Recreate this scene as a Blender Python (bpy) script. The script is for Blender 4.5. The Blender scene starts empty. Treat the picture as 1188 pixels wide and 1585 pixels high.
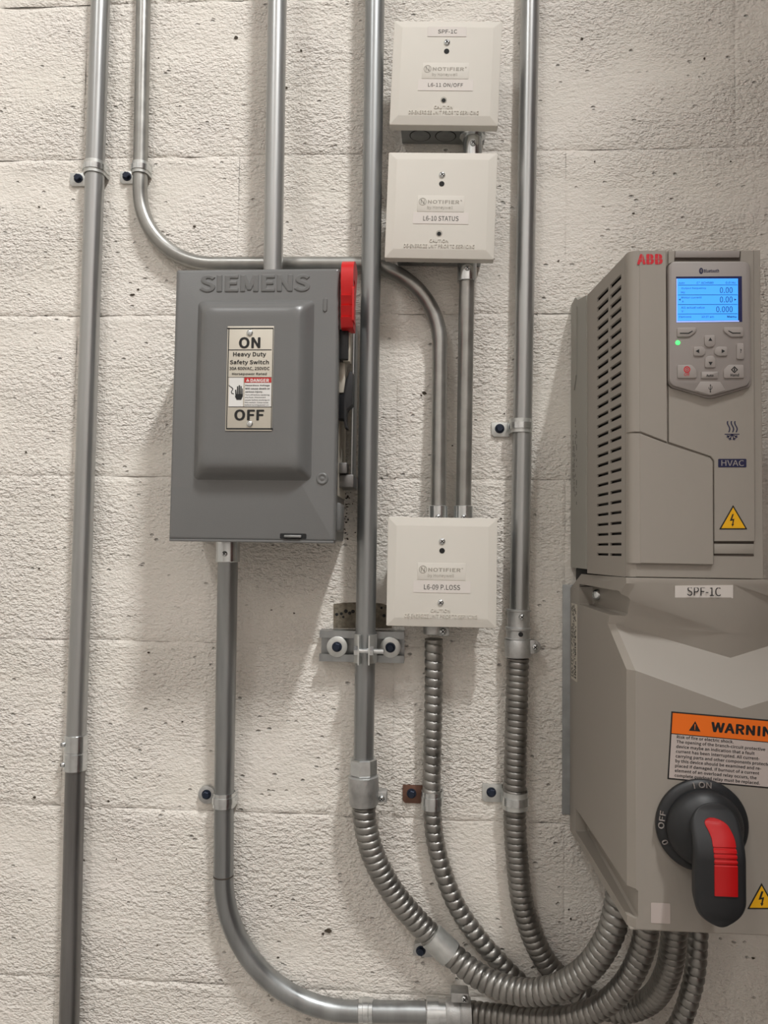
import bpy, bmesh, math, random
import numpy as np
from mathutils import Vector, Matrix

SC = bpy.context.scene
COL = SC.collection
PI = math.pi

# ------------------------------------------------------------------ camera
FPX = 1190.0                    # focal length in pixels of the 1188 x 1585 frame
DIST = 0.9329                   # camera to wall face
ZC = 1.40                       # camera height
YAW, PITCH, ROLL = 0.06237, 0.049256, 0.0140027

def cam_axes():
    cy, sy, cp, sp = math.cos(YAW), math.sin(YAW), math.cos(PITCH), math.sin(PITCH)
    right = Vector((cy, sy, 0)); fwd = Vector((-sy * cp, cy * cp, sp)); up = right.cross(fwd)
    cr, sr = math.cos(ROLL), math.sin(ROLL)
    return right * cr + up * sr, -right * sr + up * cr, fwd
CR, CU, CF = cam_axes()
cd = bpy.data.cameras.new('camera')
cam = bpy.data.objects.new('camera', cd); COL.objects.link(cam)
cam.matrix_world = Matrix(((CR.x, CU.x, -CF.x, 0), (CR.y, CU.y, -CF.y, -DIST), (CR.z, CU.z, -CF.z, ZC), (0, 0, 0, 1)))
cd.sensor_fit = 'VERTICAL'; cd.sensor_height = 24.0; cd.lens = 24.0 * FPX / 1585.0
cd.clip_start = 0.02
SC.camera = cam

# ------------------------------------------------------------------ world, light, exposure
w = bpy.data.worlds.new('world'); SC.world = w; w.use_nodes = True
w.node_tree.nodes['Background'].inputs[0].default_value = (0.9, 0.87, 0.82, 1)
w.node_tree.nodes['Background'].inputs[1].default_value = 0.02
SC.view_settings.view_transform = 'Standard'; SC.view_settings.look = 'None'
SC.view_settings.gamma = 1.0; SC.view_settings.use_curve_mapping = False
SC.view_settings.exposure = -0.06
LAMP_WARM = (0.97, 0.975, 0.965)
LAMPS = [  # x, y, z, length, width, turned, watts
    (0.89, -1.65, 4.50, 0.80, 0.14, PI / 2, 162.0),
    (-1.30, -2.60, 4.50, 1.20, 0.30, PI / 2, 34.0),  # unseen lamp added to lift the fill from the left
]

# ------------------------------------------------------------------ helpers
def ray(px, py):
    return CF + CR * ((px - 594.0) / FPX) - CU * ((py - 792.5) / FPX)
def at(px, py, p=0.0):
    """the point at distance p in front of the wall that the photo shows at px, py"""
    v = ray(px, py); t = (DIST - p) / v.y
    return Vector((t * v.x, -p, ZC + t * v.z))
def ax(px, py, p): return at(px, py, p).x
def az(px, py, p): return at(px, py, p).z

def srgb(r, g, b):
    f = lambda c: (c / 255 / 12.92) if c / 255 <= 0.04045 else ((c / 255 + 0.055) / 1.055) ** 2.4
    return (f(r), f(g), f(b), 1.0)

class MB:
    def __init__(self): self.v = []; self.f = []
    def add(self, vs, fs):
        n = len(self.v); self.v += [tuple(q) for q in vs]; self.f += [tuple(i + n for i in q) for q in fs]; return self
    def box(self, x0, x1, p0, p1, z0, z1):
        vs = [(x, -p, z) for z in (z0, z1) for p in (p0, p1) for x in (x0, x1)]
        return self.add(vs, [(0, 1, 3, 2), (4, 6, 7, 5), (0, 4, 5, 1), (2, 3, 7, 6), (0, 2, 6, 4), (1, 5, 7, 3)])
    def rbox(self, x0, x1, p0, p1, z0, z1, r=0.001, seg=2):
        bm = bmesh.new(); bmesh.ops.create_cube(bm, size=1.0)
        for q in bm.verts:
            q.co = Vector(((x0 + x1) / 2 + q.co.x * (x1 - x0), -(p0 + p1) / 2 + q.co.y * (p1 - p0), (z0 + z1) / 2 + q.co.z * (z1 - z0)))
        bmesh.ops.bevel(bm, geom=list(bm.edges), offset=r, segments=seg, affect='EDGES', profile=0.5)
        bm.verts.ensure_lookup_table()
        self.add([q.co for q in bm.verts], [[q.index for q in fc.verts] for fc in bm.faces]); bm.free(); return self
    def loft(self, loops, cap0=True, cap1=True):
        """loops: lists of 3D points of equal length"""
        n = len(loops[0]); vs = [q for l in loops for q in l]; fs = []
        for k in range(len(loops) - 1):
            for i in range(n):
                j = (i + 1) % n
                fs.append((k * n + i, k * n + j, (k + 1) * n + j, (k + 1) * n + i))
        if cap0: fs.append(tuple(range(n))[::-1])
        if cap1: fs.append(tuple((len(loops) - 1) * n + i for i in range(n)))
        return self.add(vs, fs)
    def prism(self, poly, p0, p1, ch=0.0):
        """poly in x, z pushed out from the wall between p0 and p1, with a front chamfer"""
        if ch <= 0: return self.loft([[(x, -p0, z) for x, z in poly], [(x, -p1, z) for x, z in poly]])
        q = inset(poly, ch)
        m = inset(poly, ch * 0.3)
        return self.loft([[(x, -p0, z) for x, z in poly], [(x, -(p1 - ch), z) for x, z in poly],
                          [(x, -(p1 - 0.3 * ch), z) for x, z in m], [(x, -p1, z) for x, z in q]])
    def flat(self, poly, p, t=0.00012): return self.prism(poly, p, p + t)
    def tube(self, path, r, seg=20, cap=True, helix=None):
        """path of points; r a number or a function of length; helix = (pitch, depth)"""
        P = [Vector(q) for q in path]; n = len(P)
        T = [(P[min(i + 1, n - 1)] - P[max(i - 1, 0)]).normalized() for i in range(n)]
        up = Vector((0, 1, 0)) if abs(T[0].y) < 0.9 else Vector((1, 0, 0))
        N = (up - T[0] * up.dot(T[0])).normalized(); s = 0.0; loops = []
        for i in range(n):
            if i:
                s += (P[i] - P[i - 1]).length
                N = (N - T[i] * N.dot(T[i])).normalized()
            B = T[i].cross(N); lp = []
            for k in range(seg):
                a = 2 * PI * k / seg; rr = r(s) if callable(r) else r
                if helix:
                    ph = (s / helix[0] + k / seg) % 1.0
                    rr = rr - helix[1] * (1 - abs(math.sin(PI * ph)) ** 0.42)
                lp.append(P[i] + (N * math.cos(a) + B * math.sin(a)) * rr)
            loops.append(lp)
        return self.loft(loops, cap, cap)
    def lathe(self, prof, c, axis=(0, -1, 0), seg=24, cap=True, turn=0.0):
        """prof: (radius, height) from base to tip"""
        c = Vector(c); a = Vector(axis).normalized()
        u = a.orthogonal().normalized(); v = a.cross(u); loops = []
        for r, h in prof:
            loops.append([c + a * h + (u * math.cos(turn + 2 * PI * k / seg) + v * math.sin(turn + 2 * PI * k / seg)) * max(r, 1e-6) for k in range(seg)])
        return self.loft(loops, cap, cap)
    def extr(self, poly, fn0, fn1):
        """poly of 2D points, two functions that place them in space"""
        return self.loft([[fn0(*q) for q in poly], [fn1(*q) for q in poly]])

def inset(poly, d):
    n = len(poly); area = sum(poly[i][0] * poly[(i + 1) % n][1] - poly[(i + 1) % n][0] * poly[i][1] for i in range(n))
    s = 1 if area > 0 else -1; out = []
    for i in range(n):
        a, b, c = Vector(poly[i - 1]), Vector(poly[i]), Vector(poly[(i + 1) % n])
        e1 = (b - a); e2 = (c - b)
        if e1.length < 1e-9 or e2.length < 1e-9: out.append(tuple(b)); continue
        e1.normalize(); e2.normalize()
        n1 = Vector((-e1.y, e1.x)) * s; n2 = Vector((-e2.y, e2.x)) * s
        m = n1 + n2
        if m.length < 1e-6: out.append(tuple(b + n1 * d)); continue
        m.normalize(); out.append(tuple(b + m * (d / max(0.35, m.dot(n1)))))
    return out
def rrect(x0, x1, z0, z1, r, n=4):
    out = []
    for cx, cz, a0 in ((x1 - r, z1 - r, 0), (x0 + r, z1 - r, 90), (x0 + r, z0 + r, 180), (x1 - r, z0 + r, 270)):
        for k in range(n + 1):
            a = math.radians(a0 + 90 * k / n); out.append((cx + r * math.cos(a), cz + r * math.sin(a)))
    return out
def rpoly(poly, rad, n=4):
    """round every corner of a polygon; rad a number or list"""
    out = []; m = len(poly)
    for i in range(m):
        r = rad[i] if isinstance(rad, (list, tuple)) else rad
        a, b, c = Vector(poly[i - 1]), Vector(poly[i]), Vector(poly[(i + 1) % m])
        if r <= 0: out.append(tuple(b)); continue
        u = (a - b); v = (c - b); lu, lv = u.length, v.length; u.normalize(); v.normalize()
        d = min(r, lu * 0.49, lv * 0.49)
        for k in range(n + 1):
            t = k / n; out.append(tuple((b + u * d) * (1 - t) ** 2 + b * 2 * t * (1 - t) + (b + v * d) * t ** 2))
    return out
def spl(pts, step):
    """Catmull-Rom through the points, resampled at equal steps"""
    P = [Vector(q) for q in pts]; P = [P[0] * 2 - P[1]] + P + [P[-1] * 2 - P[-2]]; out = []
    for i in range(1, len(P) - 2):
        for k in range(40):
            t = k / 40; a, b, c, d = P[i - 1:i + 3]
            out.append(0.5 * ((2 * b) + (c - a) * t + (2 * a - 5 * b + 4 * c - d) * t * t + (3 * b - a - 3 * c + d) * t ** 3))
    out.append(P[-2].copy())
    res = [out[0]]; acc = 0.0
    for i in range(1, len(out)):
        seg = (out[i] - out[i - 1]).length
        while acc + seg >= step:
            f = (step - acc) / seg; q = out[i - 1].lerp(out[i], f); res.append(q); out[i - 1] = q; seg = (out[i] - q).length; acc = 0.0
        acc += seg
    if (res[-1] - out[-1]).length > step * 0.3: res.append(out[-1])
    return res
def fillet(pts, rad, n=14):
    P = [Vector(q) for q in pts]; out = [P[0]]
    for i in range(1, len(P) - 1):
        r = rad[i - 1]; a, b, c = P[i - 1], P[i], P[i + 1]
        u = (a - b).normalized(); v = (c - b).normalized(); ang = u.angle(v); d = r / math.tan(ang / 2)
        bis = (u + v).normalized(); cen = b + bis * (r / math.sin(ang / 2))
        s = b + u * d - cen; e = b + v * d - cen; th = s.angle(e)
        for k in range(n + 1):
            t = k / n; out.append(cen + (s * math.sin((1 - t) * th) + e * math.sin(t * th)) / math.sin(th))
    out.append(P[-1]); return out

OFF = {}
def shade(me, ang=40):
    for pl in me.polygons: pl.use_smooth = True
    me.set_sharp_from_angle(angle=math.radians(ang))
def obj(name, mb, m, parent=None, ang=40, label=None, smooth=True):
    """link the collected shape as one mesh object; its points are world points unless the thing is built around its own origin"""
    off = OFF.get(parent.name, Vector()) if parent else Vector()
    me = bpy.data.meshes.new(name)
    me.from_pydata([Vector(q) - off for q in mb.v], [], mb.f)
    bm = bmesh.new(); bm.from_mesh(me); bmesh.ops.recalc_face_normals(bm, faces=bm.faces); bm.to_mesh(me); bm.free()
    if smooth: shade(me, ang)
    me.materials.append(m)
    o = bpy.data.objects.new(name, me); COL.objects.link(o)
    if parent: o.parent = parent; OFF[o.name] = off
    if label: o['label'] = label
    return o
def thing(name, label, cat, loc, group=None, local=False):
    o = bpy.data.objects.new(name, None); COL.objects.link(o); o.location = loc; o.empty_display_size = 0.02
    o['label'] = label; o['category'] = cat
    if group: o['group'] = group
    OFF[o.name] = Vector() if local else Vector(loc)
    return o
def cut(o, cutters):
    """take the cutters away from a mesh object"""
    for mb in cutters:
        me = bpy.data.meshes.new('cutter'); me.from_pydata([Vector(q) - OFF.get(o.name, Vector()) for q in mb.v], [], mb.f)
        bm = bmesh.new(); bm.from_mesh(me); bmesh.ops.recalc_face_normals(bm, faces=bm.faces); bm.to_mesh(me); bm.free()
        c = bpy.data.objects.new('cutter', me); COL.objects.link(c); c.parent = o.parent
        md = o.modifiers.new('cut', 'BOOLEAN'); md.operation = 'DIFFERENCE'; md.solver = 'EXACT'; md.object = c
        dg = bpy.context.evaluated_depsgraph_get(); dg.update()
        new = bpy.data.meshes.new_from_object(o.evaluated_get(dg)); o.modifiers.clear()
        old = o.data; o.data = new; bpy.data.meshes.remove(old); bpy.data.objects.remove(c); bpy.data.meshes.remove(me)
    shade(o.data, 35)
FCACHE = {}
FONT = None
try:      # the plain grotesque that ships with Blender; its built-in face is the fallback
    import os
    FONT = bpy.data.fonts.load(os.path.join(bpy.utils.resource_path('LOCAL'), 'datafiles', 'fonts', 'Noto Sans CJK Regular.woff2'))
except Exception:
    FONT = None
def glyphs(s, bold, extrude, bevel):
    key = (s, bold, extrude, bevel)
    if key in FCACHE: return FCACHE[key]
    cu = bpy.data.curves.new('font', 'FONT'); cu.body = s; cu.size = 2.0 if FONT else 1.0; cu.space_character = 1.0 + 1.2 * bold; cu.extrude = extrude; cu.bevel_depth = bevel
    if FONT: cu.font = FONT
    cu.resolution_u = 4; cu.bevel_resolution = 1
    o = bpy.data.objects.new('font', cu); COL.objects.link(o)
    dg = bpy.context.evaluated_depsgraph_get(); dg.update()
    me = o.evaluated_get(dg).to_mesh()
    vs = np.array([q.co[:] for q in me.vertices]); fs = [tuple(pl.vertices) for pl in me.polygons]
    o.to_mesh_clear() if hasattr(o, 'to_mesh_clear') else None
    bpy.data.objects.remove(o); bpy.data.curves.remove(cu)
    if bold > 0.008:      # a heavier weight: the outline spread by a few shifted copies
        n = len(vs); al = []; af = []
        for i, (dx, dy) in enumerate(((0, 0), (bold, 0), (-bold, 0), (0, bold * 0.8), (0, -bold * 0.8), (bold * 0.7, bold * 0.6), (-bold * 0.7, bold * 0.6), (bold * 0.7, -bold * 0.6), (-bold * 0.7, -bold * 0.6))):
            al.append(vs + np.array((dx, dy, 0))); af += [tuple(q + i * n for q in f_) for f_ in fs]; al[-1][:, 2] -= 0.004 * i
        vs = np.concatenate(al); fs = af
    FCACHE[key] = (vs, fs); return vs, fs
def text(s, x0, x1, z0, z1, p, m, parent, bold=0.0, depth=0.00015, rot=0.0, name='lettering', bevel=0.0, mb=None, place=None, label=None):
    """flat lettering filling a box on a plane facing the room"""
    vs, fs = glyphs(s, bold, 0.02, bevel)
    lo = vs.min(0); hi = vs.max(0); u = (vs - lo) / np.maximum(hi - lo, 1e-9)
    cx, cz = (x0 + x1) / 2, (z0 + z1) / 2; out = []
    for a, b, c in u:
        dx = (a - 0.5) * (x1 - x0); dz = (b - 0.5) * (z1 - z0)
        ca, sa = math.cos(rot), math.sin(rot)
        X = cx + dx * ca - dz * sa; Z = cz + dx * sa + dz * ca; Pp = p + c * depth
        out.append(place(X, Z, Pp) if place else (X, -Pp, Z))
    if mb is not None: return mb.add(out, fs)
    return obj(name, MB().add(out, fs), m, parent, smooth=False, label=label)
def ptext(s, px0, py0, px1, py1, p, m, parent, **k):
    """lettering over the box that the photo shows between two pixels, on the plane p"""
    a = at(px0, py1, p); b = at(px1, py0, p); return text(s, a.x, b.x, a.z, b.z, p, m, parent, **k)
def PX(pts, p): return [(at(a, b, p).x, at(a, b, p).z) for a, b in pts]

# ------------------------------------------------------------------ materials
def mat(name, col, rough=0.5, metal=0.0, var=0.0, vscale=40.0, bump=0.0, bscale=400.0, stretch=None, rvar=0.0, emit=None, estr=0.0, spec=0.5):
    m = bpy.data.materials.new(name); m.use_nodes = True; nt = m.node_tree; b = nt.nodes['Principled BSDF']
    b.inputs['Base Color'].default_value = col; b.inputs['Roughness'].default_value = rough; b.inputs['Metallic'].default_value = metal
    b.inputs['Specular IOR Level'].default_value = spec
    if emit: b.inputs['Emission Color'].default_value = emit; b.inputs['Emission Strength'].default_value = estr
    if var or bump or rvar:
        tc = nt.nodes.new('ShaderNodeTexCoord'); mp = nt.nodes.new('ShaderNodeMapping')
        if stretch: mp.inputs['Scale'].default_value = stretch
        nt.links.new(tc.outputs['Object'], mp.inputs[0])
    if var or rvar:
        n = nt.nodes.new('ShaderNodeTexNoise'); n.inputs['Scale'].default_value = vscale; n.inputs['Detail'].default_value = 5
        nt.links.new(mp.outputs[0], n.inputs['Vector'])
    if var:
        r = nt.nodes.new('ShaderNodeMapRange'); r.inputs[1].default_value = 0.3; r.inputs[2].default_value = 0.7
        r.inputs[3].default_value = 1 - var; r.inputs[4].default_value = 1 + var
        mx = nt.nodes.new('ShaderNodeMix'); mx.data_type = 'RGBA'; mx.blend_type = 'MULTIPLY'; mx.inputs[0].default_value = 1
        mx.inputs[6].default_value = col
        nt.links.new(n.outputs[0], r.inputs[0]); nt.links.new(r.outputs[0], mx.inputs[7]); nt.links.new(mx.outputs[2], b.inputs['Base Color'])
    if rvar:
        r2 = nt.nodes.new('ShaderNodeMapRange'); r2.inputs[1].default_value = 0.3; r2.inputs[2].default_value = 0.7
        r2.inputs[3].default_value = rough - rvar; r2.inputs[4].default_value = rough + rvar
        nt.links.new(n.outputs[0], r2.inputs[0]); nt.links.new(r2.outputs[0], b.inputs['Roughness'])
    if bump:
        n2 = nt.nodes.new('ShaderNodeTexNoise'); n2.inputs['Scale'].default_value = bscale; n2.inputs['Detail'].default_value = 3
        nt.links.new(mp.outputs[0], n2.inputs['Vector'])
        bp = nt.nodes.new('ShaderNodeBump'); bp.inputs['Strength'].default_value = 1.0; bp.inputs['Distance'].default_value = bump
        nt.links.new(n2.outputs[0], bp.inputs['Height']); nt.links.new(bp.outputs[0], b.inputs['Normal'])
    return m

def wall_material():
    m = bpy.data.materials.new('painted block'); m.use_nodes = True; nt = m.node_tree; b = nt.nodes['Principled BSDF']
    L = nt.links.new; N = nt.nodes.new
    b.inputs['Roughness'].default_value = 0.62; b.inputs['Specular IOR Level'].default_value = 0.35
    geo_ = N('ShaderNodeNewGeometry'); geo = N('ShaderNodeMapping'); geo.inputs['Scale'].default_value = (0.85, 1.0, 1.35)
    L(geo_.outputs['Position'], geo.inputs['Vector'])
    def noise(sc, det, rough=0.55):
        n = N('ShaderNodeTexNoise'); n.inputs['Scale'].default_value = sc; n.inputs['Detail'].default_value = det; n.inputs['Roughness'].default_value = rough
        L(geo.outputs['Vector'], n.inputs['Vector']); return n
    def rng(src, a, b_, c, d):
        r = N('ShaderNodeMapRange'); r.inputs[1].default_value = a; r.inputs[2].default_value = b_; r.inputs[3].default_value = c; r.inputs[4].default_value = d
        L(src, r.inputs[0]); return r.outputs[0]
    def math_(op, a, b_):
        q = N('ShaderNodeMath'); q.operation = op
        for i, s in ((0, a), (1, b_)):
            if isinstance(s, (int, float)): q.inputs[i].default_value = s
            else: L(s, q.inputs[i])
        return q.outputs[0]
    fine = noise(360, 2, 0.5); mid = noise(150, 2, 0.5); big = noise(11, 3); rough_zone = noise(5.5, 2)
    # pits: far apart, small, deep
    vor = N('ShaderNodeTexVoronoi'); vor.inputs['Scale'].default_value = 95; vor.inputs['Randomness'].default_value = 1.0
    L(geo.outputs['Vector'], vor.inputs['Vector'])
    sel = noise(60, 1)
    pit = math_('MULTIPLY', rng(vor.outputs['Distance'], 0.0, 0.24, 1, 0), rng(sel.outputs[0], 0.57, 0.64, 0, 1))
    zone = rng(rough_zone.outputs[0], 0.38, 0.62, 0.30, 1.15)
    h = math_('ADD', math_('MULTIPLY', math_('MULTIPLY', fine.outputs[0], 0.55), zone), math_('MULTIPLY', math_('MULTIPLY', mid.outputs[0], 0.9), zone))
    h = math_('SUBTRACT', h, math_('MULTIPLY', pit, 1.1))
    bp = N('ShaderNodeBump'); bp.inputs['Strength'].default_value = 1.0; bp.inputs['Distance'].default_value = 0.0054
    L(h, bp.inputs['Height']); L(bp.outputs[0], b.inputs['Normal'])
    # paint colour: cream, drifting a little; the deepest pits show bare grey block
    cr = N('ShaderNodeMix'); cr.data_type = 'RGBA'; cr.inputs[6].default_value = (0.80, 0.756, 0.685, 1); cr.inputs[7].default_value = (0.84, 0.79, 0.73, 1)
    L(rng(big.outputs[0], 0.3, 0.7, 0, 1), cr.inputs[0])
    bare = rng(pit, 0.70, 0.95, 0, 0.85)
    mx = N('ShaderNodeMix'); mx.data_type = 'RGBA'; mx.inputs[7].default_value = (0.09, 0.085, 0.075, 1)
    L(bare, mx.inputs[0]); L(cr.outputs[2], mx.inputs[6]); L(mx.outputs[2], b.inputs['Base Color'])
    return m

M = {}
M['wall'] = wall_material()
M['grout'] = mat('bare grout', srgb(120, 112, 98), 0.95, 0, 0.35, 160, 0.0015, 300)
M['room'] = mat('room wall paint', (0.60, 0.575, 0.545, 1), 0.7, 0, 0.03, 6)
M['floor'] = mat('concrete floor', (0.30, 0.28, 0.26, 1), 0.7, 0, 0.15, 5)
M['ceil'] = mat('ceiling deck', (0.58, 0.57, 0.56, 1), 0.8, 0, 0.05, 5)
M['galv'] = mat('galvanized conduit', (0.42, 0.425, 0.42, 1), 0.33, 0.85, 0.14, 60, 0, 0, (1, 1, 0.06), 0.07)
M['galv2'] = mat('galvanized conduit dull', (0.33, 0.34, 0.34, 1), 0.36, 0.85, 0.16, 60, 0, 0, (1, 1, 0.06), 0.07)
M['galvdark'] = mat('weathered conduit', (0.22, 0.215, 0.21, 1), 0.38, 0.85, 0.25, 90, 0, 0, (1, 1, 0.05), 0.08)
M['emt'] = mat('small conduit', (0.36, 0.355, 0.335, 1), 0.35, 0.85, 0.12, 50, 0, 0, None, 0.06)
M['flex'] = mat('flexible conduit zinc', (0.30, 0.29, 0.272, 1), 0.40, 0.9, 0.22, 40, 0, 0, None, 0.08)
M['flex2'] = mat('flexible conduit worn zinc', (0.25, 0.238, 0.22, 1), 0.42, 0.85, 0.25, 30, 0, 0, None, 0.08)
M['zinc'] = mat('bright zinc', (0.66, 0.68, 0.68, 1), 0.22, 0.95, 0.10, 120)
M['cast'] = mat('zinc die casting', (0.50, 0.50, 0.49, 1), 0.42, 0.7, 0.12, 120, 0.0003, 700)
M['tab'] = mat('zinc strap', (0.60, 0.61, 0.59, 1), 0.38, 0.75, 0.10, 100)
M['tabred'] = mat('rust brown strap', srgb(112, 80, 66), 0.5, 0.4, 0.2, 100)
M['bolt'] = mat('blue black screw', srgb(38, 46, 62), 0.35, 0.5)
M['steelbox'] = mat('steel box', (0.30, 0.31, 0.31, 1), 0.42, 0.75, 0.12, 60)
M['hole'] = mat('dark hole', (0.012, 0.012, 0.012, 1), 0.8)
M['switch'] = mat('grey enamel', srgb(112, 112, 111), 0.32, 0, 0.015, 20, 0.00008, 900)
M['red'] = mat('red plastic', srgb(205, 22, 24), 0.32)
M['red2'] = mat('dark red grip plastic', srgb(186, 12, 16), 0.42)
M['black'] = mat('black plastic', srgb(26, 27, 30), 0.42)
M['blackh'] = mat('black handle plastic', srgb(33, 34, 36), 0.45)
M['plate'] = mat('aluminium plate', srgb(205, 198, 184), 0.42, 0.15)
M['print'] = mat('black print', srgb(22, 22, 22), 0.6)
M['white'] = mat('white print', srgb(228, 226, 222), 0.6)
M['paper'] = mat('matt white label', srgb(192, 180, 174), 0.7, spec=0.2)
M['dangerred'] = mat('red print', srgb(190, 40, 38), 0.55)
M['cream'] = mat('cream plastic', (0.71, 0.675, 0.61, 1), 0.60, 0, 0.01, 15, spec=0.3)
M['creamlow'] = mat('grey moulded logo', srgb(172, 166, 156), 0.5)
M['sticker'] = mat('label tape', (0.75, 0.70, 0.655, 1), 0.55, spec=0.3)
M['vfd'] = mat('light grey plastic', (0.325, 0.293, 0.255, 1), 0.45, 0, 0.012, 12)
M['vfdpanel'] = mat('keypad grey plastic', (0.30, 0.268, 0.25, 1), 0.45)
M['vfdkey'] = mat('key plastic', (0.345, 0.31, 0.288, 1), 0.5)
M['seam'] = mat('seam dark', srgb(70, 62, 55), 0.8)
M['navy'] = mat('navy print', srgb(24, 26, 66), 0.5)
M['yellow'] = mat('yellow print', srgb(238, 178, 10), 0.5)
M['orange'] = mat('orange print', srgb(238, 112, 20), 0.5)
M['abbred'] = mat('logo red', srgb(205, 20, 40), 0.5)
M['lcd'] = mat('lit screen', srgb(60, 150, 245), 0.4, emit=srgb(64, 160, 255), estr=0.8)
M['lcdedge'] = mat('screen edge', srgb(16, 22, 80), 0.35)
M['lcdrim'] = mat('lit screen rim', srgb(170, 190, 255), 0.4, emit=srgb(150, 175, 255), estr=0.55)
M['lcdtext'] = mat('screen digits', srgb(18, 58, 120), 0.5)
M['led'] = mat('green lamp', srgb(90, 240, 120), 0.4, emit=srgb(70, 255, 110), estr=1.6)
M['heatsink'] = mat('heatsink plastic', (0.33, 0.318, 0.28, 1), 0.5)
M['shadewall'] = mat('dark red enamel', (0.15, 0.040, 0.030, 1), 0.5)  # for the added shade wall; its red tints the bounce
M['chip'] = mat('bare block', srgb(72, 64, 54), 0.95, 0, 0.3, 300)
M['tube'] = mat('lamp diffuser', (0.9, 0.9, 0.9, 1), 0.5, emit=(1, 0.94, 0.86, 1), estr=3.0)
M['lampbody'] = mat('lamp housing', (0.7, 0.7, 0.7, 1), 0.5)

# ------------------------------------------------------------------ the room
def struct(o): o['kind'] = 'structure'; return o
RX0, RX1, RY, RZ = -2.4, 2.1, 3.6, 4.8
def slab(name, x0, x1, p0, p1, z0, z1, m, label, cat):
    o = obj(name, MB().box(x0, x1, p0, p1, z0, z1), m, smooth=False); struct(o); o['label'] = label; o['category'] = cat; return o
slab('floor', RX0, RX1, -0.2, RY, -0.1, 0.0, M['floor'], 'grey concrete floor below the equipment wall', 'floor')
slab('ceiling', RX0, RX1, -0.2, RY, RZ, RZ + 0.1, M['ceil'], 'plain grey ceiling over the equipment room', 'ceiling')
slab('wall_left', RX0 - 0.1, RX0, -0.2, RY, 0, RZ, M['room'], 'painted side wall left of the conduits', 'wall')
slab('wall_right', RX1, RX1 + 0.1, -0.2, RY, 0, RZ, M['room'], 'painted side wall right of the drive', 'wall')
slab('wall_front', RX0, RX1, RY, RY + 0.1, 0, RZ, M['room'], 'painted wall behind the photographer', 'wall')
wall = slab('wall_back', RX0, RX1, -0.2, -0.0042, 0, RZ, M['wall'], 'cream painted concrete block wall that carries all the equipment', 'wall')

for (lx, ly, lz, ll, lw, lt, wt) in LAMPS:
    t = thing('ceiling_light', 'white strip light hanging overhead %s' % ('nearest the equipment wall' if ly > -2 else 'further back in the room, added as unseen fill'), 'light', (lx, ly, lz), local=True)
    t.rotation_euler.z = lt
    obj('housing', MB().rbox(-ll / 2, ll / 2, -lw / 2, lw / 2, 0.012, RZ - lz, 0.008), M['lampbody'], t)
    ld = bpy.data.lights.new('lamp', 'AREA'); ld.shape = 'RECTANGLE'; ld.size = ll; ld.size_y = lw; ld.energy = wt; ld.color = LAMP_WARM
    lo = bpy.data.objects.new('lamp', ld); COL.objects.link(lo); lo.parent = t; lo.location = (0, 0, 0.0)

# unseen dark red wall, added to shade the drive, behind the photographer's right shoulder
slab('wall_added_shade', 0.645, 2.05, 1.10, 1.16, 0, RZ, M['shadewall'], 'unseen dark red wall added across from the drive to shade it', 'wall')

# blocks: 203 mm courses in running bond, painted, with shallow irregular joints
rng_ = np.random.default_rng(7)
def vnoise(u, v, cell, seed):
    r = np.random.default_rng(seed); nx = int(u.max() / cell) + 3; nz = int(v.max() / cell) + 3
    g = r.random((nx, nz)) - 0.5; a = u / cell; b = v / cell; i = a.astype(int); j = b.astype(int); fa = a - i; fb = b - j
    fa = fa * fa * (3 - 2 * fa); fb = fb * fb * (3 - 2 * fb)
    return (g[i, j] * (1 - fa) * (1 - fb) + g[i + 1, j] * fa * (1 - fb) + g[i, j + 1] * (1 - fa) * fb + g[i + 1, j + 1] * fa * fb)
BW, BH = 0.4064, 0.2032
def ticks(n, cell):
    e = [0, 0.0015, 0.003, 0.005, 0.0075, 0.011, 0.016]
    return np.array(e + list(np.linspace(0.024, n - 0.024, max(2, int((n - 0.048) / cell)))) + [n - q for q in e[::-1]])
def block_mesh(seed, cell, wob=1.0, bw=BW):
    us = ticks(bw, cell); vs = ticks(BH, cell); U, V = np.meshgrid(us, vs, indexing='ij')
    wu = vnoise(U, V, 0.018, seed + 1) * 0.003 + vnoise(U, V, 0.006, seed + 2) * 0.0016
    dz = np.minimum(V, BH - V) + wu; dx = np.minimum(U, bw - U) + wu
    kz = np.clip(0.72 + 0.8 * vnoise(U + 0 * V, V * 0, 0.05, seed + 8), 0.4, 1.1)
    hz = 0.0024 * kz * np.exp(-np.maximum(dz, 0) / 0.0026); hx = 0.0009 * np.exp(-np.maximum(dx, 0) / 0.0018)
    # a slumped paint band under every bed joint
    h = -np.maximum(hz, hx) + wob * (vnoise(U, V, 0.06, seed + 3) * 0.0016 + vnoise(U, V, 0.022, seed + 4) * 0.0010 + vnoise(U, V, 0.009, seed + 5) * 0.0007)
    lip = np.clip(0.3 + 2.2 * vnoise(U, V * 0, 0.09, seed + 9), 0, 1)      # paint slumped over the top edge of the block
    h = np.minimum(h, 0.0008) + 0.0006 * lip * np.exp(-((BH - V - 0.0075) / 0.0035) ** 2)
    nx, nz = U.shape
    vv = np.stack([U.ravel(), -h.ravel(), V.ravel()], 1)
    idx = np.arange(nx * nz).reshape(nx, nz)
    fs = np.stack([idx[:-1, :-1], idx[1:, :-1], idx[1:, 1:], idx[:-1, 1:]], -1).reshape(-1, 4)
    me = bpy.data.meshes.new('block'); me.from_pydata(vv.tolist(), [], fs.tolist())
    for pl in me.polygons: pl.use_smooth = True
    me.materials.append(M['wall']); return me
far_mesh = block_mesh(999, 0.05, 0.6)
ZJ = ZC + 0.69697; XJ = 0.1593
woff = OFF.get(wall.name, Vector())
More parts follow.
